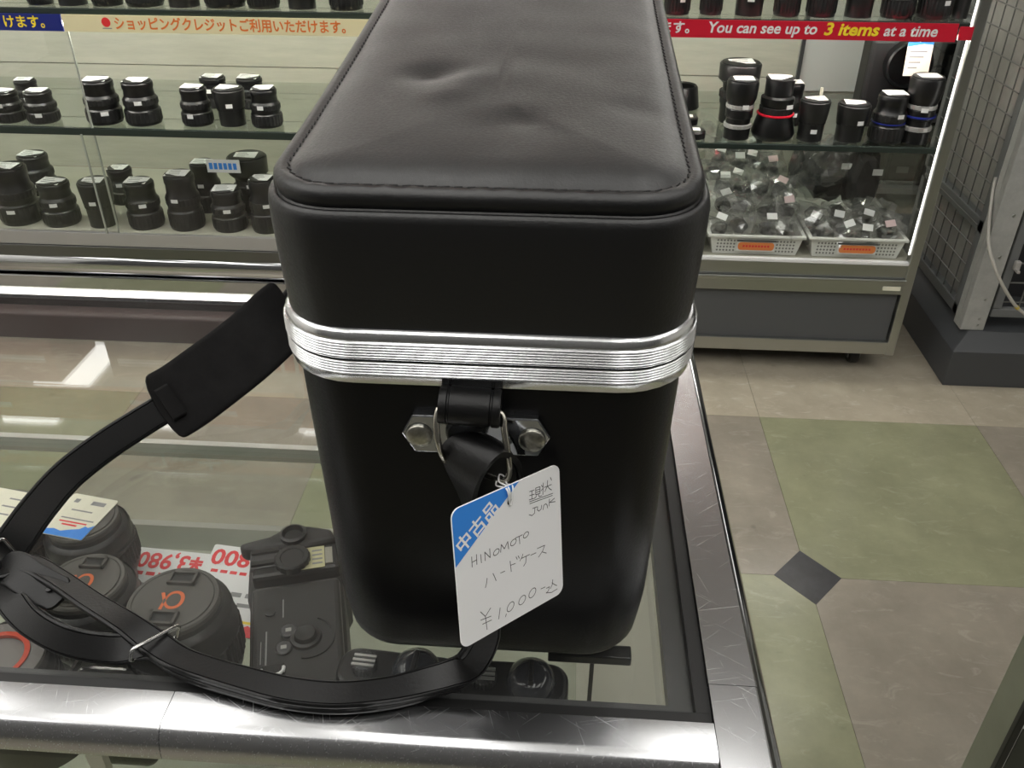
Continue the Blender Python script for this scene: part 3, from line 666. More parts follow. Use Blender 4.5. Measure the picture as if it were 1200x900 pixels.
# the camera with grip and hot shoe
c = thing('film_camera', (-.1660,.3900,ZS), 'grey-black camera with hot shoe and round buttons, left of the case under glass', 'camera', rot=(0,0,R(16)), local=True)
H = .058
ol = [(-.0285,-.068),(.026,-.068),(.031,-.060),(.031,.030),(.034,.036),(.034,.060),(.028,.066),(-.028,.066),(-.034,.058),(-.034,.030),(-.032,.020),(-.030,-.060)]
obj('body', prism(bmesh.new(), ol, 0, H-.008, 'z'), BLACKM, c, bev=.004, seg=3)
tp = [(-.0265,-.066),(.024,-.066),(.029,-.058),(.029,.030),(-.030,.030),(-.028,-.058)]
top = obj('top_plate', prism(bmesh.new(), tp, H-.0085, H, 'z'), mat('camera_black', (.020,.020,.020), .34, bump=.1, bscale=900), c, bev=.004, seg=3)
obj('rear_deck', prism(bmesh.new(), [(-.030,.036),(.030,.036),(.030,.062),(-.030,.062)], H-.012, H+.002, 'z'), BODYGREY, c, bev=.003)
sh = obj('hot_shoe', prism(bmesh.new(), [(-.031,.044),(-.010,.044),(-.010,.062),(-.031,.062)], H+.0005, H+.0035, 'z'), GREYBAR, c, bev=.0006)
bm = bmesh.new(); bx(bm,-.030,-.011,.0455,.0490,H+.0034,H+.0056); bx(bm,-.030,-.011,.0570,.0605,H+.0034,H+.0056); obj('shoe_rail', bm, BLACKP, sh)
obj('mode_dial', lathe(bmesh.new(), [(.0125,0),(.0125,.005),(.0115,.006),(.0085,.006),(.0080,.0054),(.001,.0054)], 36, (-.0020,.0475,H+.001), rib=.0005), BODYGREY, c, 30)
lb = obj('round_label', prism(bmesh.new(), [(.003,.037),(.020,.037),(.020,.058),(.004,.058),(.0075,.052),(.009,.0475),(.007,.042)], H+.0025, H+.0030, 'z'), mat('yellowed_label', (.55,.52,.30), .5), c)
bm = bmesh.new()
for i in range(4): bx(bm, .0115,.0185,.0405+i*.0042,.0420+i*.0042,H+.0030,H+.0032)
obj('print', bm, PRINTGREY, lb)
box('side_label', (.0205,.0255,.040,.056,H+.0022,H+.0030), mat('grey_label', (.30,.29,.24), .5), c)
eye = obj('eyecup', prism(bmesh.new(), [(-.036,.063),(.010,.058),(.030,.060),(.026,.073),(.010,.080),(-.008,.080),(-.018,.074),(-.040,.070)], H-.008, H+.006, 'z'), BLACKM, c, bev=.004, seg=3)
obj('eye_socket', lathe(bmesh.new(), [(.0095,0),(.0095,.0035),(.0075,.0042),(.0062,.0010),(.0005,.0010)], 30, (-.001,.0695,H+.0052)), BLACKP, eye, 30)
for x, y in ((-.0050,-.0149),(-.0080,-.0285)):
    bt = obj('button', lathe(bmesh.new(), [(.0052,0),(.0052,.002),(.0044,.0026),(.0005,.0026)], 24, (x,y,H-.0005)), GREYBAR, c, 35)
    obj('button_mark', prism(bmesh.new(), [(x-.0018,y-.0014),(x+.0018,y-.0014),(x+.0018,y+.0014),(x-.0018,y+.0014)], H+.0021, H+.0023, 'z'), SILVER, bt)
obj('joystick', lathe(bmesh.new(), [(.0105,0),(.0095,.0022),(.0075,.0028),(.0068,.0050),(.0062,.0056),(.003,.0052),(.0005,.0050)], 30, (.0056,-.0220,H-.0005)), BODYGREY, c, 35)
bm = bmesh.new()
for i in range(18):
    a0 = R(-100+i*9); a1 = R(-100+(i+1)*9)
    w0 = .0018*math.sin(math.pi*i/18)+.0002; w1 = .0018*math.sin(math.pi*(i+1)/18)+.0002
    q = [(.0056+(.0165)*math.cos(a0),-.0220+.0165*math.sin(a0)),(.0056+(.0165)*math.cos(a1),-.0220+.0165*math.sin(a1)),(.0056+(.0165+w1)*math.cos(a1),-.0220+(.0165+w1)*math.sin(a1)),(.0056+(.0165+w0)*math.cos(a0),-.0220+(.0165+w0)*math.sin(a0))]
    prism(bm, q, H-.0005, H+.0010, 'z')
obj('thumb_ridge', bm, BODYGREY, c)
obj('release_knob', lathe(bmesh.new(), [(.0036,0),(.0036,.002),(.0005,.0024)], 18, (-.0170,.0040,H-.0005)), BLACKP, c, 30)
bm = bmesh.new(); bx(bm,-.0195,-.0185,-.040,-.012,H+.0001,H+.0003); bx(bm,-.0225,-.0220,-.038,-.020,H+.0001,H+.0003); bx(bm,-.0090,-.0082,-.002,.014,H+.0001,H+.0003); obj('print', bm, PRINTGREY, c)
bm = bmesh.new(); bx(bm,-.0215,-.0075,-.0490,-.0400,H-.0004,H+.0016); lug = obj('lug_plate', bm, BLACKP, c, bev=.0008)
obj('strap_lug', tube(bmesh.new(), [(-.0215,-.0430,H+.0008),(-.0212,-.0465,H+.0012),(-.0190,-.0485,H+.0014),(-.0145,-.0492,H+.0014),(-.0105,-.0485,H+.0014),(-.0083,-.0465,H+.0012),(-.0080,-.0430,H+.0008)], .0013, 8), WHITE, lug, 60)
# two compact cameras in front of / below the case
def compact(x, y, rot, top, w, d, label):
    h = top-ZS
    t = thing('compact_camera', (x,y,ZS), label, 'camera', rot=(0,0,R(rot)), local=True)
    obj('body', prism(bmesh.new(), rr(0,0,w/2,d/2,d*.38,6,3,3), 0, h, 'z'), BLACKP, t, bev=.003, seg=3)
    dl = obj('silver_dial', lathe(bmesh.new(), [(.0080,0),(.0080,.0045),(.0070,.0055),(.0005,.0055)], 40, (-w*.27,0,h), rib=.0006), BLACKM, t, 25)
    for i in range(3):
        yy = -.0045+i*.0034
        box('dial_rib', (-w*.27-.0068,-w*.27+.0068,yy,yy+.0017,h+.0054,h+.0066), SILVER, dl)
    obj('finder_dome', lathe(bmesh.new(), [(.0150,0),(.0148,.004),(.0128,.0085),(.0090,.0115),(.004,.0128),(.0005,.0130)], 32, (w*.16,0,h-.001)), mat('dark_dome', (.02,.022,.028), .12), t, 50)
    bm = bmesh.new(); bx(bm,w*.16-.0015,w*.16+.0015,-.010,.006,h+.0095,h+.0135); obj('index_bar', bm, BLACKP, t, bev=.0006)
    obj('lens_barrel', (lambda b: (lathe(b, [(.021,0),(.021,.014),(.019,.018),(.0005,.018)], 32), bmesh.ops.transform(b, matrix=Matrix.Translation((0,-d/2+.002,h*.5))@Matrix.Rotation(R(90),4,'X'), verts=b.verts[:]), b)[2])(bmesh.new()), BLACKM, t, 30)
    return t
compact(-.0900,.3420,-4,.842,.074,.030,'black compact camera with ribbed silver dial, under the left corner of the case')
compact(-.0200,.3420,0,.838,.066,.032,'black compact camera with ribbed silver dial, under the middle of the case front')

# ---------------------------------------------------------------- the long display cabinets behind
YF = 2.10; YB = 2.62
def cabinet(x0, x1, label, left):
    t = thing('display_cabinet', ((x0+x1)/2, YF+.25, 0), label, 'display cabinet')
    zt = 1.62
    n = 8
    for k in range(n):
        za = .345+k*(zt-.345)/n
        box('back_board', (x0+.03,x1-.03,YB,YB+.018,za+.0015,za+(zt-.345)/n-.0015), BOARD, t)
    zd = .345 if left else .331
    box('deck', (x0+.01,x1-.01,YF+.012,YB,zd-.018,zd), DECK, t)
    if left: box('deck_lip', (x0+.02,x1-.02,YF,YF+.012,.309,.3460), STEEL_PALE, t, .001)
    else:
        box('deck_lip', (x0+.02,x1-.02,YF-.003,YF+.012,.3245,.3325), WHITE, t, .001)
        box('upper_rail', (x0+.02,x1-.02,YF-.001,YF+.012,.2880,.3240), STEEL_DULL, t, .001)
    for z, nm in ((.626,'glass_shelf'),(.906,'glass_shelf'),(1.22,'glass_shelf')):
        s = box(nm, (x0+.03,x1-.03,YF+.012,YB-.02,z-.008,z), SHELFGLASS, t)
        box('shelf_edge', (x0+.03,x1-.03,YF+.002,YF+.012,z-.017 if left else z-.012,z+.001), SHELFEDGE if z < 1 else SHELFGLASS, s, .001)
    for x in (x0, x1-.024):
        box('post', (x,x+.024,YF-.006,YF+.022,.06,zt), STEEL_DULL, t, .003)
        box('post', (x,x+.028,YB-.005,YB+.023,.06,zt), STEEL_DULL, t, .003)
    for x in (x0+.008, x1-.014):
        box('side_glass', (x,x+.006,YF+.022,YB-.005,.345,zt), GLASS, t)
    box('lower_rail', (x0+.02,x1-.02,YF-.004,YF+.02,.2575 if left else .2875,.308 if left else .2905), STEEL_DARK, t, .002)
    if left:
        obj('round_rail', prism(bmesh.new(), [(YF-.012+.03*(1-math.sin(R(a))), .2525+.034*math.cos(R(a))) for a in range(0,181,12)]+[(YF+.02,.2185)], x0+.01, x1-.01, 'x'), POLISHED, t, 40)
        box('lower_band', (x0+.02,x1-.02,YF-.006,YF+.02,.160,.2185), POLISHED, t, .003)
        box('base_panel', (x0+.02,x1-.02,YF+.004,YF+.02,.10,.160), PANELGREY, t)
    else:
        box('rail_lip', (x0+.02,x1-.02,YF-.012,YF+.02,.2765,.287), STEEL_DULL, t, .002)
        box('lower_band', (x0+.02,x1-.02,YF-.006,YF+.02,.244,.2765), STEEL_DULL, t, .002)
        box('base_panel', (x0+.028,x1-.028,YF+.006,YF+.02,.100,.244), PANELGREY, t)
        np_ = box('name_plate', (x1-.075,x1-.030,YF-.0075,YF-.006,.256,.267), CREAM, t); tag(np_, 'tiny cream maker plate')
    for k in range(2):
        box('end_panel', ((x0+.004) if k==0 else (x1-.012),(x0+.012) if k==0 else (x1-.004),YF+.022,YB-.005,.10,.33), PANELGREY, t)
    box('bottom_bar', (x0+.02,x1-.02,YF-.004,YF+.03,.062,.100), STEEL_DULL, t, .002)
    box('bottom_board', (x0+.02,x1-.02,YF+.03,YB,.065,.080), DARKGREY, t)
    for x in (x0+.10, x1-.085):
        for y in (YF+.06, YB-.06):
            bm = bmesh.new(); lathe(bm, [(.012,-.013),(.025,-.012),(.027,-.006),(.027,.006),(.025,.012),(.012,.013)], 20)
            bmesh.ops.transform(bm, matrix=Matrix.Translation((x,y,.027))@Matrix.Rotation(R(90),4,'Y'), verts=bm.verts[:])
            cst = obj('caster', bm, BLACKP, t, 35)
            bm = bmesh.new(); bx(bm, x-.018,x+.018,y-.02,y+.02,.048,.066); bx(bm,x-.018,x-.014,y-.014,y+.014,.02,.05); bx(bm,x+.014,x+.018,y-.014,y+.014,.02,.05)
            obj('caster_fork', bm, STEEL_DARK, cst)
    top = box('canopy', (x0,x1,YF-.006,YB+.02,zt,zt+.16), mat('maroon_canopy', (.07,.035,.03), .5), t, .004)
    box('case_lamp', (x0+.05,x1-.05,YF+.03,YF+.06,zt-.03,zt-.002), STRIPGLOW, t, .004)
    box('case_lamp', (x0+.05,x1-.05,YF+.016,YF+.030,.866,.878), STRIPGLOW, t, .003)
    box('lamp_housing', (x0+.05,x1-.05,YF+.0125,YF+.034,.8785,.886), DARKGREY, t)  # unseen baffle, added so the strip below throws its light only downward
    box('case_lamp', (x0+.02,x1-.02,YF-.012,YF-.0065,zt-.040,zt+.006), HEADGLOW, t, .002)
    xm = x0+(x1-x0)*.5
    if left:
        xm = -1.205
        DOOREDGE = mat('door_glass_edge', (.34,.36,.32), .3)
        box('door_edge', (xm+.0125,xm+.0165,YF+.0065,YF+.0105,.3462,.855), DOOREDGE, t)
        box('door_edge', (xm-.0165,xm-.0125,YF-.002,YF+.002,.3462,.612), DOOREDGE, t)
        box('sliding_door', (x0+.03,xm+.012,YF+.0135,YF+.0175,.3458,.893), GLASS, t)
        box('sliding_door', (xm-.012,x1-.03,YF+.0055-.004,YF+.0055,.3460,.612), GLASS, t)
    else:
        box('sliding_door', (x0+.03,x1-.03,YF+.0012,YF+.0018,.347,.612), GLASS, t)
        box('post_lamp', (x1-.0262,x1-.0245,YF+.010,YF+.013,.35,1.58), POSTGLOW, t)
    return t
cabL = cabinet(-2.35,-.24,'long steel display cabinet at left behind the counter, shelves of lenses','left')
cabR = cabinet(-.22,.905,'steel display cabinet right of the case, red sign strip and white baskets inside',False)
box('inner_stile', (.560,.576,YB-.012,YB-.0,.347,.615), GREYBAR, cabR)
bm = bmesh.new(); bx(bm,.640,.880,YB-.010,YB-.001,.63,.895); obj('side_board', bm, mat('pale_board', (.52,.52,.50), .5), cabR)
box('inner_stile', (.640,.650,YB-.020,YB-.010,.63,.895), GREYBAR, cabR)
# sign strips
def strip(x0, x1, z0, z1, m, label):
    t = thing('shelf_sign', ((x0+x1)/2,YF-.004,z0), label, 'sign')
    box('strip', (x0,x1,YF-.0045,YF-.0015,z0,z1), m, t)
    return t
s1 = strip(-2.2,-1.192,.857,.8945,SIGNBLUE,'dark blue sign strip with yellow letters at top left, on the shelf edge')
letters('lettering','けます。',.030,YELLOW,s1,facing(-1.215,YF-.0052,.8755),weight=.02,ax='RIGHT')
s2 = strip(-1.190,-.30,.857,.8945,SIGNCREAM,'cream sign strip with orange letters on the shelf edge left of the case')
letters('lettering','ショッピングクレジットご利用いただけます。',.030,ORANGETXT,s2,facing(-.785,YF-.0052,.8750),weight=.022,width=.545)
bm = lathe(bmesh.new(), [(.0105,0),(.0105,.0008)], 24); bmesh.ops.transform(bm, matrix=facing(-1.085,YF-.0047,.8790), verts=bm.verts[:]); obj('red_dot', bm, RED, s2)
box('dot_caption', (-1.096,-1.074,YF-.0052,YF-.0046,.8645,.8665), PRINTGREY, s2)
s3 = strip(-.10,.848,.868,.9060,SIGNRED,'red sign strip about seeing items, on the shelf edge right of the case')
letters('lettering','けます。',.028,WHITE,s3,facing(.280,YF-.0052,.8875),weight=.025,ax='RIGHT')
letters('lettering','You can see up to',.0325,WHITE,s3,facing(.4225,YF-.0052,.8895),weight=.022,shear=.15,width=.240)
letters('lettering','3 items',.036,YELLOW,s3,facing(.618,YF-.0052,.8895),weight=.03,shear=.15,width=.120)
letters('lettering','at a time',.0325,WHITE,s3,facing(.747,YF-.0052,.8885),weight=.022,shear=.15,width=.116)
red_reflection = strip(.852,.885,.872,.900,SIGNRED,'reflection of the red sign strip in glass, built solid, beside the right cabinet post')  # reflection of the red strip in the glass, modelled as its own piece

# ---------------------------------------------------------------- lenses on the cabinet shelves
def barrel_lens(x, y, r, h, z, label, group=None, kind='plain', accent=None, front=True, turn=0., tagm=None, cat='lens'):
    y = max(y, 2.121+r*1.08)
    t = thing('camera_lens', (x,y,z), label, cat, group, rot=(0,0,R(turn)), local=True)
    if kind == 'hood':       # wide hood standing on top
        prof = [(r*.70,0),(r*.74,.004),(r*.74,h*.30),(r*.80,h*.34),(r*.80,h*.52),(r*.72,h*.56),(r*.74,h*.66),(r*.98,h*.74),(r,h*.98),(r*.97,h)]
    elif kind == 'flare':    # reversed hood flaring at the foot
        prof = [(r*.96,0),(r*1.05,.004),(r*1.12,h*.10),(r*.88,h*.40),(r*.80,h*.42),(r*.78,h*.55),(r*.84,h*.58),(r*.84,h*.70),(r*.70,h*.73),(r*.72,h*.97),(r*.68,h)]
    elif kind == 'cone':
        prof = [(r*.80,0),(r*.82,h*.45),(r*.88,h*.52),(r*.98,h*.93),(r*.98,h*.985),(r*.94,h)]
    elif kind == 'stack':    # silver-banded long lens
        prof = [(r*.82,0),(r*.84,h*.18),(r*.76,h*.20),(r*.78,h*.36),(r*.86,h*.38),(r*.86,h*.52),(r*.78,h*.55),(r*.84,h*.62),(r*.96,h*.70),(r,h*.96),(r*.95,h)]
    else:
        prof = [(r*.92,0),(r*.96,.003),(r*.98,h*.34),(r*.90,h*.37),(r*.90,h*.42),(r*.93,h*.46),(r*.93,h*.62),(r*.82,h*.68),(r*.80,h*.84),(r*.84,h*.87),(r*.84,h*.975),(r*.80,h)]
    obj('barrel', lathe(bmesh.new(), prof, 26), BODYGREY if kind in ('cone',) else BLACKP, t, 35)
    if kind == 'plain':
        obj('zoom_ring', lathe(bmesh.new(), [(r*.98,h*.06),(r*1.0,h*.08),(r*1.0,h*.30),(r*.98,h*.32)], 52, rib=.0012), RIBBED, t, 20)
        obj('focus_ring', lathe(bmesh.new(), [(r*.93,h*.47),(r*.955,h*.48),(r*.955,h*.60),(r*.93,h*.61)], 52, rib=.001), RIBBED, t, 20)
    elif kind == 'stack':
        for a in (.19,.53): obj('silver_band', lathe(bmesh.new(), [(r*.80,h*a),(r*.88,h*(a+.01)),(r*.88,h*(a+.07)),(r*.80,h*(a+.08))], 40, rib=.0012), STEEL_PALE, t, 20)
    else:
        obj('zoom_ring', lathe(bmesh.new(), [(r*.80,h*.43),(r*.86,h*.44),(r*.86,h*.54),(r*.80,h*.55)], 52, rib=.001), RIBBED, t, 20)
    if accent is not None:
        obj('accent_ring', lathe(bmesh.new(), [(r*.90,h*.405),(r*.945,h*.408),(r*.945,h*.432),(r*.90,h*.435)], 32), accent, t, 30)
    rt = r*(.74 if kind in ('plain','flare') else .90)
    obj('lens_cap', lathe(bmesh.new(), [(rt,h-.001),(rt,h+.003),(rt*.92,h+.0045),(.001,h+.0045)], 26), BLACKM, t, 30)
    w = max(.021, min(.030, r*.62))
    cd = obj('price_sticker', prism(bmesh.new(), [(-w,-w*.72),(w,-w*.72),(w,w*.72),(-w,w*.72)], 0,.0008,'z'), tagm or WHITE, t)
    cd.location = (0,-r*.10,h+.0046); cd.rotation_euler = (R(3),R(random.uniform(-3,3)),R(random.uniform(-8,8)))
    bm = bmesh.new()
    for i in range(3): bx(bm,-w*.75,w*random.uniform(.0,.6),w*.34-i*w*.36,w*.46-i*w*.36,.0008,.0009)
    obj('print', bm, PRINTGREY, cd)
    if front:
        bm = bmesh.new(); a0 = random.uniform(-1.9,-1.2); zz = h*random.choice((.24,.52,.56)); rr0 = r*1.005
        for i in range(4):
            a = a0 + i*.10; b = a + .10
            vs = [bm.verts.new((rr0*math.cos(u), rr0*math.sin(u), zz+v)) for u, v in ((a,0),(b,0),(b,.010),(a,.010))]
            bm.faces.new(vs)
        obj('size_label', bm, WHITE, t)
    return t
HALF = mat('half_orange_sticker', (.80,.62,.48), .6)
LL = [(-1.496,2.148,.055,.150,'plain','tall front-row lens on bottom shelf, cut by left frame edge'),
(-1.560,2.400,.050,.110,'plain','farthest-left back-row lens on bottom shelf'),
(-1.378,2.160,.049,.113,'plain','black lens second from left in front row of left bottom shelf'),
(-1.275,2.340,.041,.097,'plain','back-row lens on left bottom shelf by the glass door joint'),
(-1.260,2.138,.044,.120,'cone','slim lens third from left in front row, at the glass door joint'),
(-1.139,2.134,.047,.122,'plain','black lens fourth from left in front row of left bottom shelf'),
(-1.010,2.300,.042,.134,'plain','back-row lens on left bottom shelf, behind the tallest front lens'),
(-1.025,2.135,.047,.145,'plain','tall lens fifth from left in front row, orange-edged white sticker on top'),
(-.870,2.270,.054,.165,'hood','wide hooded lens with blue-lettered sign leaning on it, back row of left bottom shelf'),
(-.905,2.128,.047,.107,'plain','short lens in front of the wide hooded lens on left bottom shelf'),
(-.800,2.138,.043,.140,'plain','front-row lens on left bottom shelf closest to the black case')]
for x,y,r,h,k,l in LL:
    barrel_lens(x,y,r,h,.345,l,'lenses on the left bottom shelf',k)
sg = thing('small_sign', (-.905,2.205,.505), 'small white sign with blue lettering leaning on the wide hooded lens', 'sign')
bm = bmesh.new(); bx(bm,-.955,-.865,2.200,2.2015,.487,.522); obj('plate', bm, WHITE, sg)
bm = bmesh.new()
for k in range(6): bx(bm,-.948+k*.0130,-.939+k*.0130,2.1990,2.2000,.496,.513)
obj('blue_print', bm, TAGBLUE, sg)
LU = [(-1.459,2.310,.034,.063,'plain','small lens in back row at the far left of the left middle shelf'),
(-1.430,2.150,.038,.071,'plain','short lens cut by the left frame edge on the middle shelf'),
(-1.343,2.150,.040,.073,'plain','short lens second from left in front row of the left middle shelf'),
(-1.183,2.143,.045,.102,'plain','left one of the two lone lenses on the left middle shelf'),
(-1.081,2.151,.045,.102,'plain','right one of the two lone lenses on the left middle shelf'),
(-.955,2.340,.041,.074,'plain','left back lens of the group of five on the left middle shelf'),
(-.855,2.340,.041,.074,'plain','right back lens of the group of five on the left middle shelf'),
(-.942,2.173,.039,.088,'plain','left front lens of the group of five on the left middle shelf'),
(-.852,2.174,.040,.087,'cone','middle front lens of the group of five on the left middle shelf'),
(-.762,2.172,.039,.089,'plain','right front lens of the group of five, nearest the case lid')]
for x,y,r,h,k,l in LU:
    barrel_lens(x,y,r,h,.626,l,'lenses on the left middle shelf',k)
names = ['first','second','third','fourth','fifth','sixth','seventh','eighth','ninth']
LT = [(-1.270,.030),(-1.190,.040),(-1.105,.036),(-1.015,.044),(-.920,.044),(-.822,.048),(-.727,.038),(-.635,.040),(-.530,.040)]
for k,(x,r) in enumerate(LT):
    barrel_lens(x,2.165,r,.115+.012*(k%3),.906,f'{names[k]} lens from the left above the cream and blue signs, only its foot in view','lenses above the left signs',('plain','cone','plain')[k%3])
RM = [(.425,2.300,.052,.145,'hood',None,'lens with broad round hood at back, first on the right middle shelf'),
(.411,2.141,.038,.136,'stack',None,'tall lens in front of the broad-hooded one on the right middle shelf'),
(.500,2.140,.047,.138,'flare',SIGNRED,'tall lens with red ring and flared foot on the right middle shelf'),
(.560,2.290,.034,.100,'plain',None,'small lens half hidden behind the grey-hooded one on the right middle shelf'),
(.588,2.121,.037,.093,'cone',None,'smooth hooded lens with white sticker between the red-ringed and the short one'),
(.682,2.130,.040,.085,'cone',None,'short wide lens with white sticker standing alone on the right middle shelf'),
(.770,2.133,.042,.109,'plain',SIGNBLUE,'lens with blue ring and white front label on the right middle shelf'),
(.838,2.140,.040,.150,'stack',SIGNBLUE,'tall silver-banded lens at the right end of the right middle shelf')]
for x,y,r,h,k,a,l in RM:
    barrel_lens(x,y,r,h,.626,l,'lenses on the right middle shelf',k,a)
RT = [(.238,.030),(.315,.026),(.401,.038),(.486,.030),(.563,.034),(.647,.037),(.733,.037),(.814,.037),(.872,.022)]
for k,(x,r) in enumerate(RT):
    barrel_lens(x,2.170,r,.115+.010*(k%3),.906,f'{names[k]} lens from the left above the red sign, only its foot in view','lenses above the red sign',('plain','plain','cone')[k%3], accent=SIGNBLUE if k in (0,1,2) else (SILVER if k in (6,7) else None))
# two small lens caps with stickers, left end
for k,(x,y,l) in enumerate(((.305,2.150,'small black adapter with white sticker at front left end of the right middle shelf'),(.300,2.265,'small black adapter with sticker behind another at left end of the right middle shelf'))):
    t = thing('lens_adapter', (x,y,.626), l, 'adapter', 'small adapters on the right middle shelf', local=True)
    obj('ring', lathe(bmesh.new(), [(.026,0),(.030,.002),(.030,.016),(.026,.020),(.001,.020)], 28), BLACKP, t, 35)
    box('price_sticker', (-.016,.016,-.012,.012,.0203,.0209), WHITE, t)
t = thing('lens_hood', (.300,2.420,.626), 'black lens hood lying at the back left of the right middle shelf', 'lens hood', local=True)
obj('hood_wall', lathe(bmesh.new(), [(.045,0),(.050,.004),(.042,.055),(.038,.060),(.034,.056),(.040,.004)], 32, cap=False), BLACKP, t, 30)
# black camera with a big white tag, at the back right
t = thing('large_camera', (.800,2.300,.626), 'big black camera with white and blue tag behind the silver-banded lens', 'camera')
bm = bmesh.new(); bx(bm,.725,.868,2.265,2.34,.626,.842); obj('body', bm, BLACKM, t, bev=.012, seg=3)
bm = lathe(bmesh.new(), [(.055,0),(.055,.03),(.051,.034),(.048,.012),(.001,.012)], 30); bmesh.ops.transform(bm, matrix=Matrix.Translation((.815,2.266,.785))@Matrix.Rotation(R(90),4,'X'), verts=bm.verts[:]); obj('lens_mount', bm, BLACKP, t, 35)
tgp = thing('hanging_tag', (.818,2.205,.815), 'white price tag with blue top edge hanging on the big black camera', 'price tag', rot=(R(-8),0,R(4)), local=True)
obj('card', prism(bmesh.new(), [(-.030,-.045),(.030,-.045),(.030,.030),(-.030,.030)], -.0008,0,'y'), CREAM, tgp)
obj('blue_edge', prism(bmesh.new(), [(-.030,.020),(.008,.026),(.030,.024),(.030,.030),(-.030,.030)], -.0012,-.0008,'y'), TAGBLUE, tgp)
bm = bmesh.new()
for i in range(4): bx(bm,-.022,.018-i*.006,-.0011,-.0008,.008-i*.012,.011-i*.012)
obj('print', bm, PRINTGREY, tgp)
obj('tag_string', tube(bmesh.new(), [(0,-.0005,.028),(.002,.020,.036),(.003,.050,.040)], .0010, 6), WHITE, tgp)
# slim cream upright, a pale reflection built as a solid shape
t = thing('reflection_upright', (.652,2.36,.626), 'slim cream upright standing in for a reflection, between two lenses at the back of the shelf', 'built reflection')
bm = bmesh.new(); bx(bm,.637,.667,2.35,2.375,.626,.640); obj('foot', bm, CREAM, t, bev=.002)
bm = bmesh.new(); bx(bm,.649,.656,2.359,2.364,.640,.700); obj('stem', bm, CREAM, t)
bm = bmesh.new(); bx(bm,.640,.666,2.357,2.360,.655,.672); obj('clip', bm, CREAM, t)

# ---------------------------------------------------------------- white baskets of bagged small parts
def basket(x0, x1, label):
    t = thing('white_basket', ((x0+x1)/2, 2.30, .331), label, 'basket')
    y0, y1, z0, z1 = 2.118, 2.56, .3320, .3875; s = .012; w = .0035
    bm = bmesh.new()
    out = [((x0+s,y0+s*.7),(x1-s,y0+s*.7),(x1-s,y1-s),(x0+s,y1-s)), ((x0,y0),(x1,y0),(x1,y1),(x0,y1))]
    def ring(q, z, d): return [bm.verts.new((x+(d if i in (0,3) else -d), y+(d if i in (0,1) else -d), z)) for i,(x,y) in enumerate(q)]
    a = ring(out[0], z0, 0); b = ring(out[1], z1, 0); c_ = ring(out[1], z1, w); d_ = ring(out[0], z0+.003, w)
    for A, Bq in ((a,b),(b,c_),(c_,d_)):
        for i in range(4): bm.faces.new((A[i],A[(i+1)%4],Bq[(i+1)%4],Bq[i]))
    bm.faces.new(a[::-1]); bm.faces.new(d_)
    shell = obj('basket_shell', bm, BASKET, t)
    bm = bmesh.new()
    bx(bm,x0-.005,x1+.005,y0-.006,y0+.001,z1-.006,z1); bx(bm,x0-.005,x1+.005,y1-.001,y1+.006,z1-.006,z1); bx(bm,x0-.006,x0+.001,y0,y1,z1-.006,z1); bx(bm,x1-.001,x1+.006,y0,y1,z1-.006,z1)
    obj('basket_rim', bm, BASKET, t, bev=.001)
    bm = bmesh.new(); nx = 24
    for i in range(nx):
        for j in range(4):
            x = x0+.022+(x1-x0-.044)*i/(nx-1); z = .3425+j*.0095; y = y0+s*.7*(1-(z-z0)/(z1-z0))
            if abs(x-(x0+x1)/2) < .052: continue
            v = [bm.verts.new((x+.0028*math.cos(a_), y-.0006, z+.0028*math.sin(a_))) for a_ in [k*math.pi/3 for k in range(6)]]
            bm.faces.new(v)
    tag(obj('perforation', bm, HOLE, t), kind='stuff')
    lab = box('orange_label', ((x0+x1)/2-.048,(x0+x1)/2+.048,y0-.0035,y0-.0015,.3455,.3720), WHITE, t)
    o2 = obj('label_print', prism(bmesh.new(), [((x0+x1)/2+px, .3590+pz) for px, pz in rr(0,0,.046,.0105,.008,5,2,2)], y0-.0045, y0-.0035, 'y'), ORANGE, lab)
    bm = bmesh.new()
    for k in range(9): bx(bm,(x0+x1)/2-.034+k*.0078,(x0+x1)/2-.029+k*.0078,y0-.0050,y0-.0045,.3570,.3620)
    obj('small_print', bm, RED, o2)
    box('label_holder', ((x0+x1)/2-.050,(x0+x1)/2+.050,y0-.0062,y0-.0012,.3723,.3747), DARKGREY, t)
    return t
basket(.375,.612,'white perforated basket with orange label, left one full of bagged small parts')
basket(.630,.868,'white perforated basket with orange label, right one holding black bagged pouches')
basket(.118,.357,'white perforated basket mostly hidden behind the case at left')
def crumple(name, c, s, m, parent, seed, sub=2, amp=.35, rot=0.):
    bm = bmesh.new(); bmesh.ops.create_icosphere(bm, subdivisions=sub, radius=1)
    rm = Matrix.Rotation(rot, 3, 'Z') @ Matrix.Rotation(random.uniform(-.5,.5), 3, 'X')
    for v in bm.verts:
        n = noise.noise(v.co*1.7+Vector((seed,seed*1.7,0)))*amp*.7 + (abs(noise.noise(v.co*3.1+Vector((seed,0,seed))))-.25)*amp*1.3
        p = v.co*(1+n); p.x = math.copysign(abs(p.x)**.7,p.x); p.y = math.copysign(abs(p.y)**.7,p.y)
        p = rm @ Vector((p.x*s[0], p.y*s[1], p.z*s[2])); v.co = p + Vector(c)
    return obj(name, bm, m, parent)
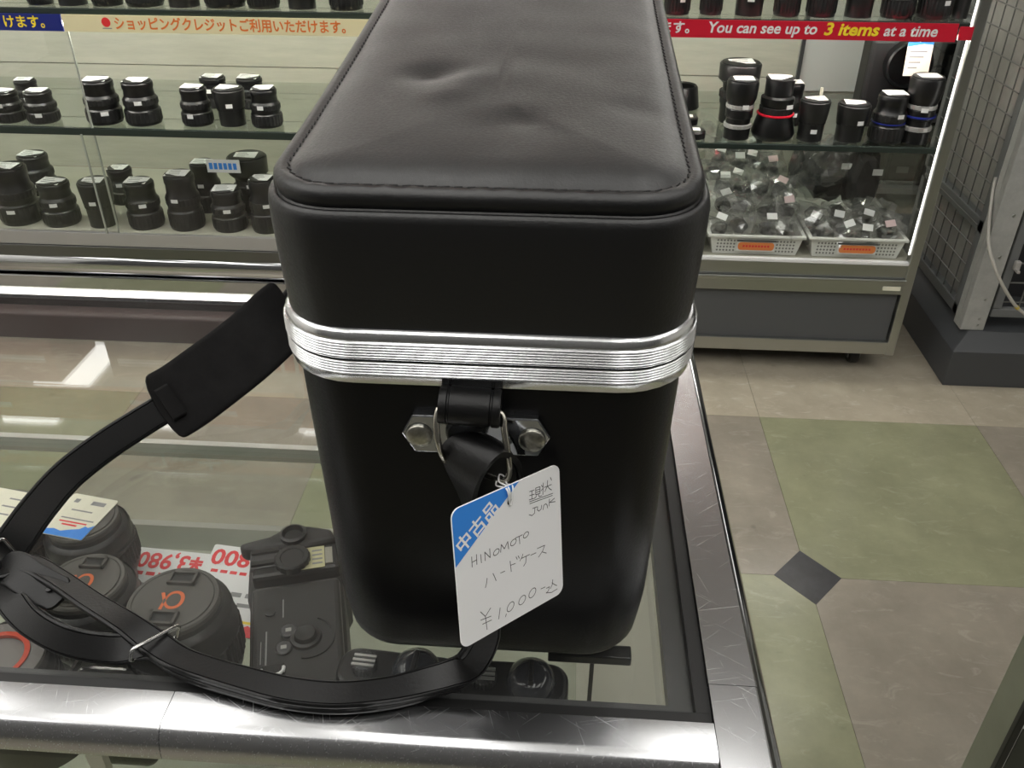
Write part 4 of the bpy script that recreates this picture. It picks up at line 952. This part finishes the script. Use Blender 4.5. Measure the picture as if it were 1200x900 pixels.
def bagged(x, y, z, s, seed, label, group, card):
    t = thing('bagged_part', (x,y,z-s[2]), label, 'bagged part', group)
    crumple('poly_bag', (x,y,z), s, BAGPLASTIC, t, seed, 2, .95, seed)
    crumple('black_part', (x,y,z-.15*s[2]), (s[0]*.52,s[1]*.50,s[2]*.56), BLACKP if seed % 3 else GREYBAR, t, seed+3, 2, .35, seed)
    if card:
        bm = bmesh.new(); bx(bm,-.013,.013,-.009,.009,0,.001)
        bmesh.ops.transform(bm, matrix=Matrix.Translation((x,y-s[1]*.55,z+s[2]*1.12))@Matrix.Rotation(R(random.uniform(30,55)),4,'X')@Matrix.Rotation(random.uniform(-.5,.5),4,'Z'), verts=bm.verts[:])
        obj('white_label', bm, WHITE if seed % 4 else mat('pink_card',(.72,.55,.55),.6), t)
rnd = random.Random(4)
ROWS = ('front row','second row from front','third row from front','fourth row from front','fifth row from front','sixth row from front','back row')
PLACES = ('leftmost','second from left','third from left','rightmost')
n = 0
for j, y in enumerate((2.165,2.225,2.285,2.345,2.405,2.465,2.515)):
    for i in range(4):
        x = .408+i*.057+rnd.uniform(-.012,.012)
        lift = .388+.026*j+rnd.uniform(0,.020) - (.030*i if j > 2 else 0)
        n += 1
        bagged(x, y+rnd.uniform(-.012,.012), lift, (.044,.042,.034), n, f'bagged small part in left white basket, {ROWS[j]}, {PLACES[i]}', 'bagged parts in the left basket', rnd.random() < .35)
for j, y in enumerate((2.160,2.210,2.262)):
    for i in range(4):
        x = .660+i*.058+rnd.uniform(-.01,.01)
        if j > 2 and i == 3: continue
        n += 1
        bagged(x, y+rnd.uniform(-.012,.012), .381+.010*j+rnd.uniform(0,.01), (.040,.040,.026), n, f'bagged small part in right white basket, {ROWS[j]}, {PLACES[i]}', 'bagged parts in the right basket', rnd.random() < .5)
def pouch(name, c, s, label, seed, clear):
    t = thing(name, (c[0],c[1],c[2]-s[2]), label, 'pouch')
    crumple('pouch_body', c, s, BLACKM, t, seed, 3, .22, .2)
    crumple('tied_neck', (c[0]+s[0]*.2,c[1],c[2]+s[2]*1.05), (s[0]*.42,s[1]*.5,s[2]*.25), BLACKM, t, seed+5, 2, .5, .4)
    if clear: crumple('poly_bag', (c[0],c[1]-.004,c[2]+.01), (s[0]*1.25,s[1]*1.15,s[2]*1.2), BAGPLASTIC, t, seed+2, 3, .4, .1)
    bm = bmesh.new(); bx(bm,c[0]+s[0]*.5-.012,c[0]+s[0]*.5+.014,c[1]-s[1]*1.18,c[1]-s[1]*1.16,c[2]+s[2]*.35,c[2]+s[2]*.55); obj('white_label', bm, WHITE, t)
pouch('black_pouch', (.795,2.345,.465), (.046,.045,.082), 'tall black pouch standing at right in the right white basket', 11, False)
pouch('bagged_pouch', (.715,2.385,.470), (.060,.050,.078), 'black pouch in crumpled clear bag at back of the right white basket', 14, True)
pouch('bagged_pouch', (.655,2.420,.480), (.026,.04,.080), 'dark strap bundle in clear bag at the back left of the right basket', 17, True)

# ---------------------------------------------------------------- wire rack at the right
GX = 1.04; GY = 2.05
g = thing('wire_rack', (1.35,2.4,0), 'grey wire-mesh sales rack on a dark plinth at the right edge', 'display rack')
bm = bmesh.new()
ring0 = [(GX-.005,GY),(2.2,GY),(2.2,2.95),(GX-.005,2.95)]; ring1 = [(GX-.005,GY),(2.2,GY),(2.2,2.95),(GX-.005,2.95)]; ring2 = [(GX+.035,GY+.035),(2.2,GY+.035),(2.2,2.92),(GX+.035,2.92)]
loft(bm, [[(x,y,0) for x,y in ring0],[(x,y,.105) for x,y in ring1],[(x,y,.150) for x,y in ring2]]); obj('plinth', bm, DARKGREY, g, bev=.002)
bm = bmesh.new(); bx(bm,GX+.015,GX+.075,GY+.040,GY+.062,.150,1.75); bx(bm,GX+.015,GX+.035,GY+.062,GY+.090,.150,1.75); po = obj('post', bm, POSTGREY, g, bev=.002)
for z in (.165,.185,.24,.36,.47):
    bm = lathe(bmesh.new(), [(.004,0),(.003,.002),(.0005,.002)], 10); bmesh.ops.transform(bm, matrix=Matrix.Translation((GX+.055,GY+.040,z))@Matrix.Rotation(R(90),4,'X'), verts=bm.verts[:]); obj('bolt', bm, STEEL_DULL, po)
fr = bmesh.new()
for z0, z1 in ((.165,.195),(.395,.430),(1.70,1.75)): bx(fr,GX+.018,GX+.040,GY+.095,2.60,z0,z1)
bx(fr,GX+.018,GX+.040,GY+.095,GY+.125,.165,1.75); bx(fr,GX+.018,GX+.040,2.575,2.60,.165,1.75)
obj('side_frame', fr, MIDGREY, g, bev=.003)
box('side_backing', (GX+.040,GX+.048,GY+.10,2.59,.17,1.74), MESHBACK, g)
mesh_p = box('mesh_border', (GX+.020,GX+.026,GY+.124,GY+.129,.195,1.70), WIRE, g)
def wire(p, q, r=.0019):
    return obj('wire', tube(bmesh.new(), [p, q], r, 6), WIRE, mesh_p)
for k in range(8):
    y = GY+.165+k*.055; wire((GX+.022,y,.195),(GX+.022,y,1.70))
for k in range(26):
    z = .245+k*.055
    wire((GX+.0185,GY+.125,z),(GX+.0185,2.576,z))
# front: dark opening with a wire panel and merchandise
box('inner_back', (GX+.08,2.2,2.30,2.31,.15,1.75), DARKWALL, g)
bm = bmesh.new(); bx(bm,GX+.085,2.15,GY+.050,GY+.068,.185,.210); bx(bm,GX+.085,GX+.108,GY+.050,GY+.068,.210,1.70)
ff = obj('front_frame', bm, MIDGREY, g, bev=.003)
def wire2(p, q): return obj('wire', tube(bmesh.new(), [p, q], .0022, 6), WIRE, ff)
for k in range(6): wire2((GX+.155+k*.05,GY+.06,.205),(GX+.155+k*.05,GY+.06,.70))
for k in range(9): wire2((GX+.10,GY+.063,.225+k*.055),(GX+.40,GY+.063,.225+k*.055))
t = thing('hook_clip', (GX+.105,GY+.05,.33), 'small pale plastic hook on the wire rack post', 'hook')
bm = bmesh.new(); bx(bm,GX+.098,GX+.112,GY+.035,GY+.05,.325,.350); obj('hook_body', bm, MESHBACK, t, bev=.003)
bm = bmesh.new(); bx(bm,GX+.100,GX+.106,GY+.020,GY+.035,.325,.331); obj('hook_arm', bm, MESHBACK, t)
t = thing('hanging_packet', (GX+.20,GY+.10,.44), 'crumpled clear packet hanging in the dark opening of the wire rack', 'packet')
crumple('poly_bag', (GX+.21,GY+.10,.415), (.035,.02,.04), BAGPLASTIC, t, 31, 3, .5)
crumple('contents', (GX+.21,GY+.105,.405), (.022,.012,.024), mat('silver_foil', (.5,.5,.5), .3, .8), t, 33, 2, .5)
for k in range(5):
    t = thing('hanging_pouch', (GX+.14+k*.13,2.22,.62), f'black pouch hanging inside the wire rack, {("nearest to","second from","third from","fourth from","farthest from")[k]} its pale post', 'pouch', 'pouches inside the wire rack')
    crumple('pouch_body', (GX+.14+k*.13,2.22,.62), (.05,.03,.09), BLACKM, t, 40+k, 2, .25)
cb = [(GX+.014,2.150,.545),(GX+.010,2.138,.52),(GX+.008,2.122,.49),(GX+.006,2.105,.46),(GX+.010,2.075,.40),(GX+.035,2.045,.34),(GX+.075,2.035,.285),(GX+.12,2.035,.24),(GX+.20,2.04,.195),(GX+.30,2.04,.17)]
ct = thing('power_cable', (GX+.05,2.07,.17), 'pale grey cable looping down the corner of the wire rack', 'cable')
obj('cable', tube(bmesh.new(), catmull(cb, 6), .0042, 8), CABLE, ct, 60)
obj('cable_tape', tube(bmesh.new(), [(GX+.105,2.0352,.252),(GX+.112,2.0352,.246)], .0050, 8), mat('yellow_tape', (.55,.42,.08), .5), ct, 60)

# ---------------------------------------------------------------- dark shelving deep behind
d = thing('dark_shelving', (1.6,3.6,0), 'dark shelving unit with black stock, deep behind the right cabinet', 'shelf unit')
for z in (.06,.34,.62,.90,1.18,1.5):
    box('shelf_board', (1.10,2.6,3.36,3.80,z,z+.022), mat('shelf_grey', (.16,.165,.165), .5), d)
for x in (1.10,1.60,2.10,2.58): box('upright', (x,x+.02,3.37,3.80,0,1.52), DARKGREY, d)
box('back_sheet', (1.10,2.6,3.80,3.81,0,1.52), DARKGREY, d)
kk = 0
for lev, z in enumerate((.082,.362,.642,.922)):
    for k in range(4):
        x0 = 1.135+k*.118
        t = thing('stock_box', (x0+.05,3.5,z), f'black stock box on the dark shelving, {("lowest","second lowest","third lowest","top")[lev]} shelf, {PLACES[k]}', 'box', 'stock boxes on the dark shelving')
        hh = .17+.02*((k+kk) % 3)
        box('carton', (x0,x0+.105,3.40,3.62,z,z+hh), BLACKM, t, .004)
        box('stock_label', (x0+.03,x0+.075,3.398,3.3995,z+.05,z+.075), mat('dull_label',(.2,.2,.2),.6), t)
        kk += 1

# ---------------------------------------------------------------- second showcase at the lower right
s = thing('standing_board', (.80,.64,0), 'thick standing display board with grey-green edge and black trim at lower right', 'display board')
box('edge_panel', (.5000,.5060,.6225,.6640,.02,.95), GREENPANEL, s)
box('edge_trim', (.4985,.5065,.6150,.6222,.02,.95), RUBBER, s, .001)
box('core', (.5065,1.05,.6225,.6640,.02,.95), PANELGREY, s)
box('white_face', (.5067,1.05,.6180,.6222,.02,.95), WHITE, s)
box('board_foot', (.52,1.03,.56,.72,0,.02), RUBBER, s, .002)
obj('dark_print', prism(bmesh.new(), [(.512+.055*math.cos(R(a)), .385+.075*math.sin(R(a))) for a in range(-80,81,10)]+[(.509,.46),(.509,.31)], .6165,.6179, 'y'), mat('olive_print', (.035,.038,.03), .5), s)

# ---------------------------------------------------------------- signs and boxes high on the cabinets (seen mirrored in the glass)
fa = thing('fascia_sign', (-.7,2.7,2.30), 'orange sign board above the long cabinets, seen only as reflection in glass', 'sign')
box('board', (-3.0,.95,2.70,2.73,2.36,2.50), ORANGE, fa)
for x in (-2.35,-1.45,-.55,.35): letters('lettering','コーナー',.11,WHITE,fa,facing(x,2.698,2.43),weight=.02)
for x in (-2.9,-1.0,.85): box('sign_leg', (x,x+.03,2.705,2.725,1.78,2.36), STEEL_DULL, fa)
for k in range(5):
    x = -2.45+k*.62
    t = thing('stock_carton', (x,2.40,1.78), f'reddish carton on top of the long cabinet, {("leftmost","second","middle","fourth","rightmost")[k]} of the row mirrored in glass', 'box', 'cartons on top of the cabinets')
    box('carton', (x-.22,x+.22,2.28,2.52,1.78,2.02+.03*(k%2)), (BROWNBOX,PINKBOX)[k%2], t, .004)
    bm = bmesh.new(); bx(bm,x-.19,x+.19,2.278,2.2795,1.83,1.85); bx(bm,x-.19,x+.19,2.278,2.2795,1.95,1.965); obj('white_stripe', bm, WHITE, t)
for k in range(4):
    x = -.95+k*.42
    t = thing('hanging_price_sign', (x,2.66,2.10), f'white price sign above the cabinets, {PLACES[k]} of the four mirrored in glass', 'sign', 'price signs above the cabinets')
    box('plate', (x-.18,x+.18,2.66,2.664,2.10,2.30), WHITE, t)
    bm = bmesh.new()
    for i in range(6): bx(bm,x-.16+i*.053,x-.122+i*.053,2.657,2.659,2.14,2.21)
    obj('red_print', bm, RED, t)
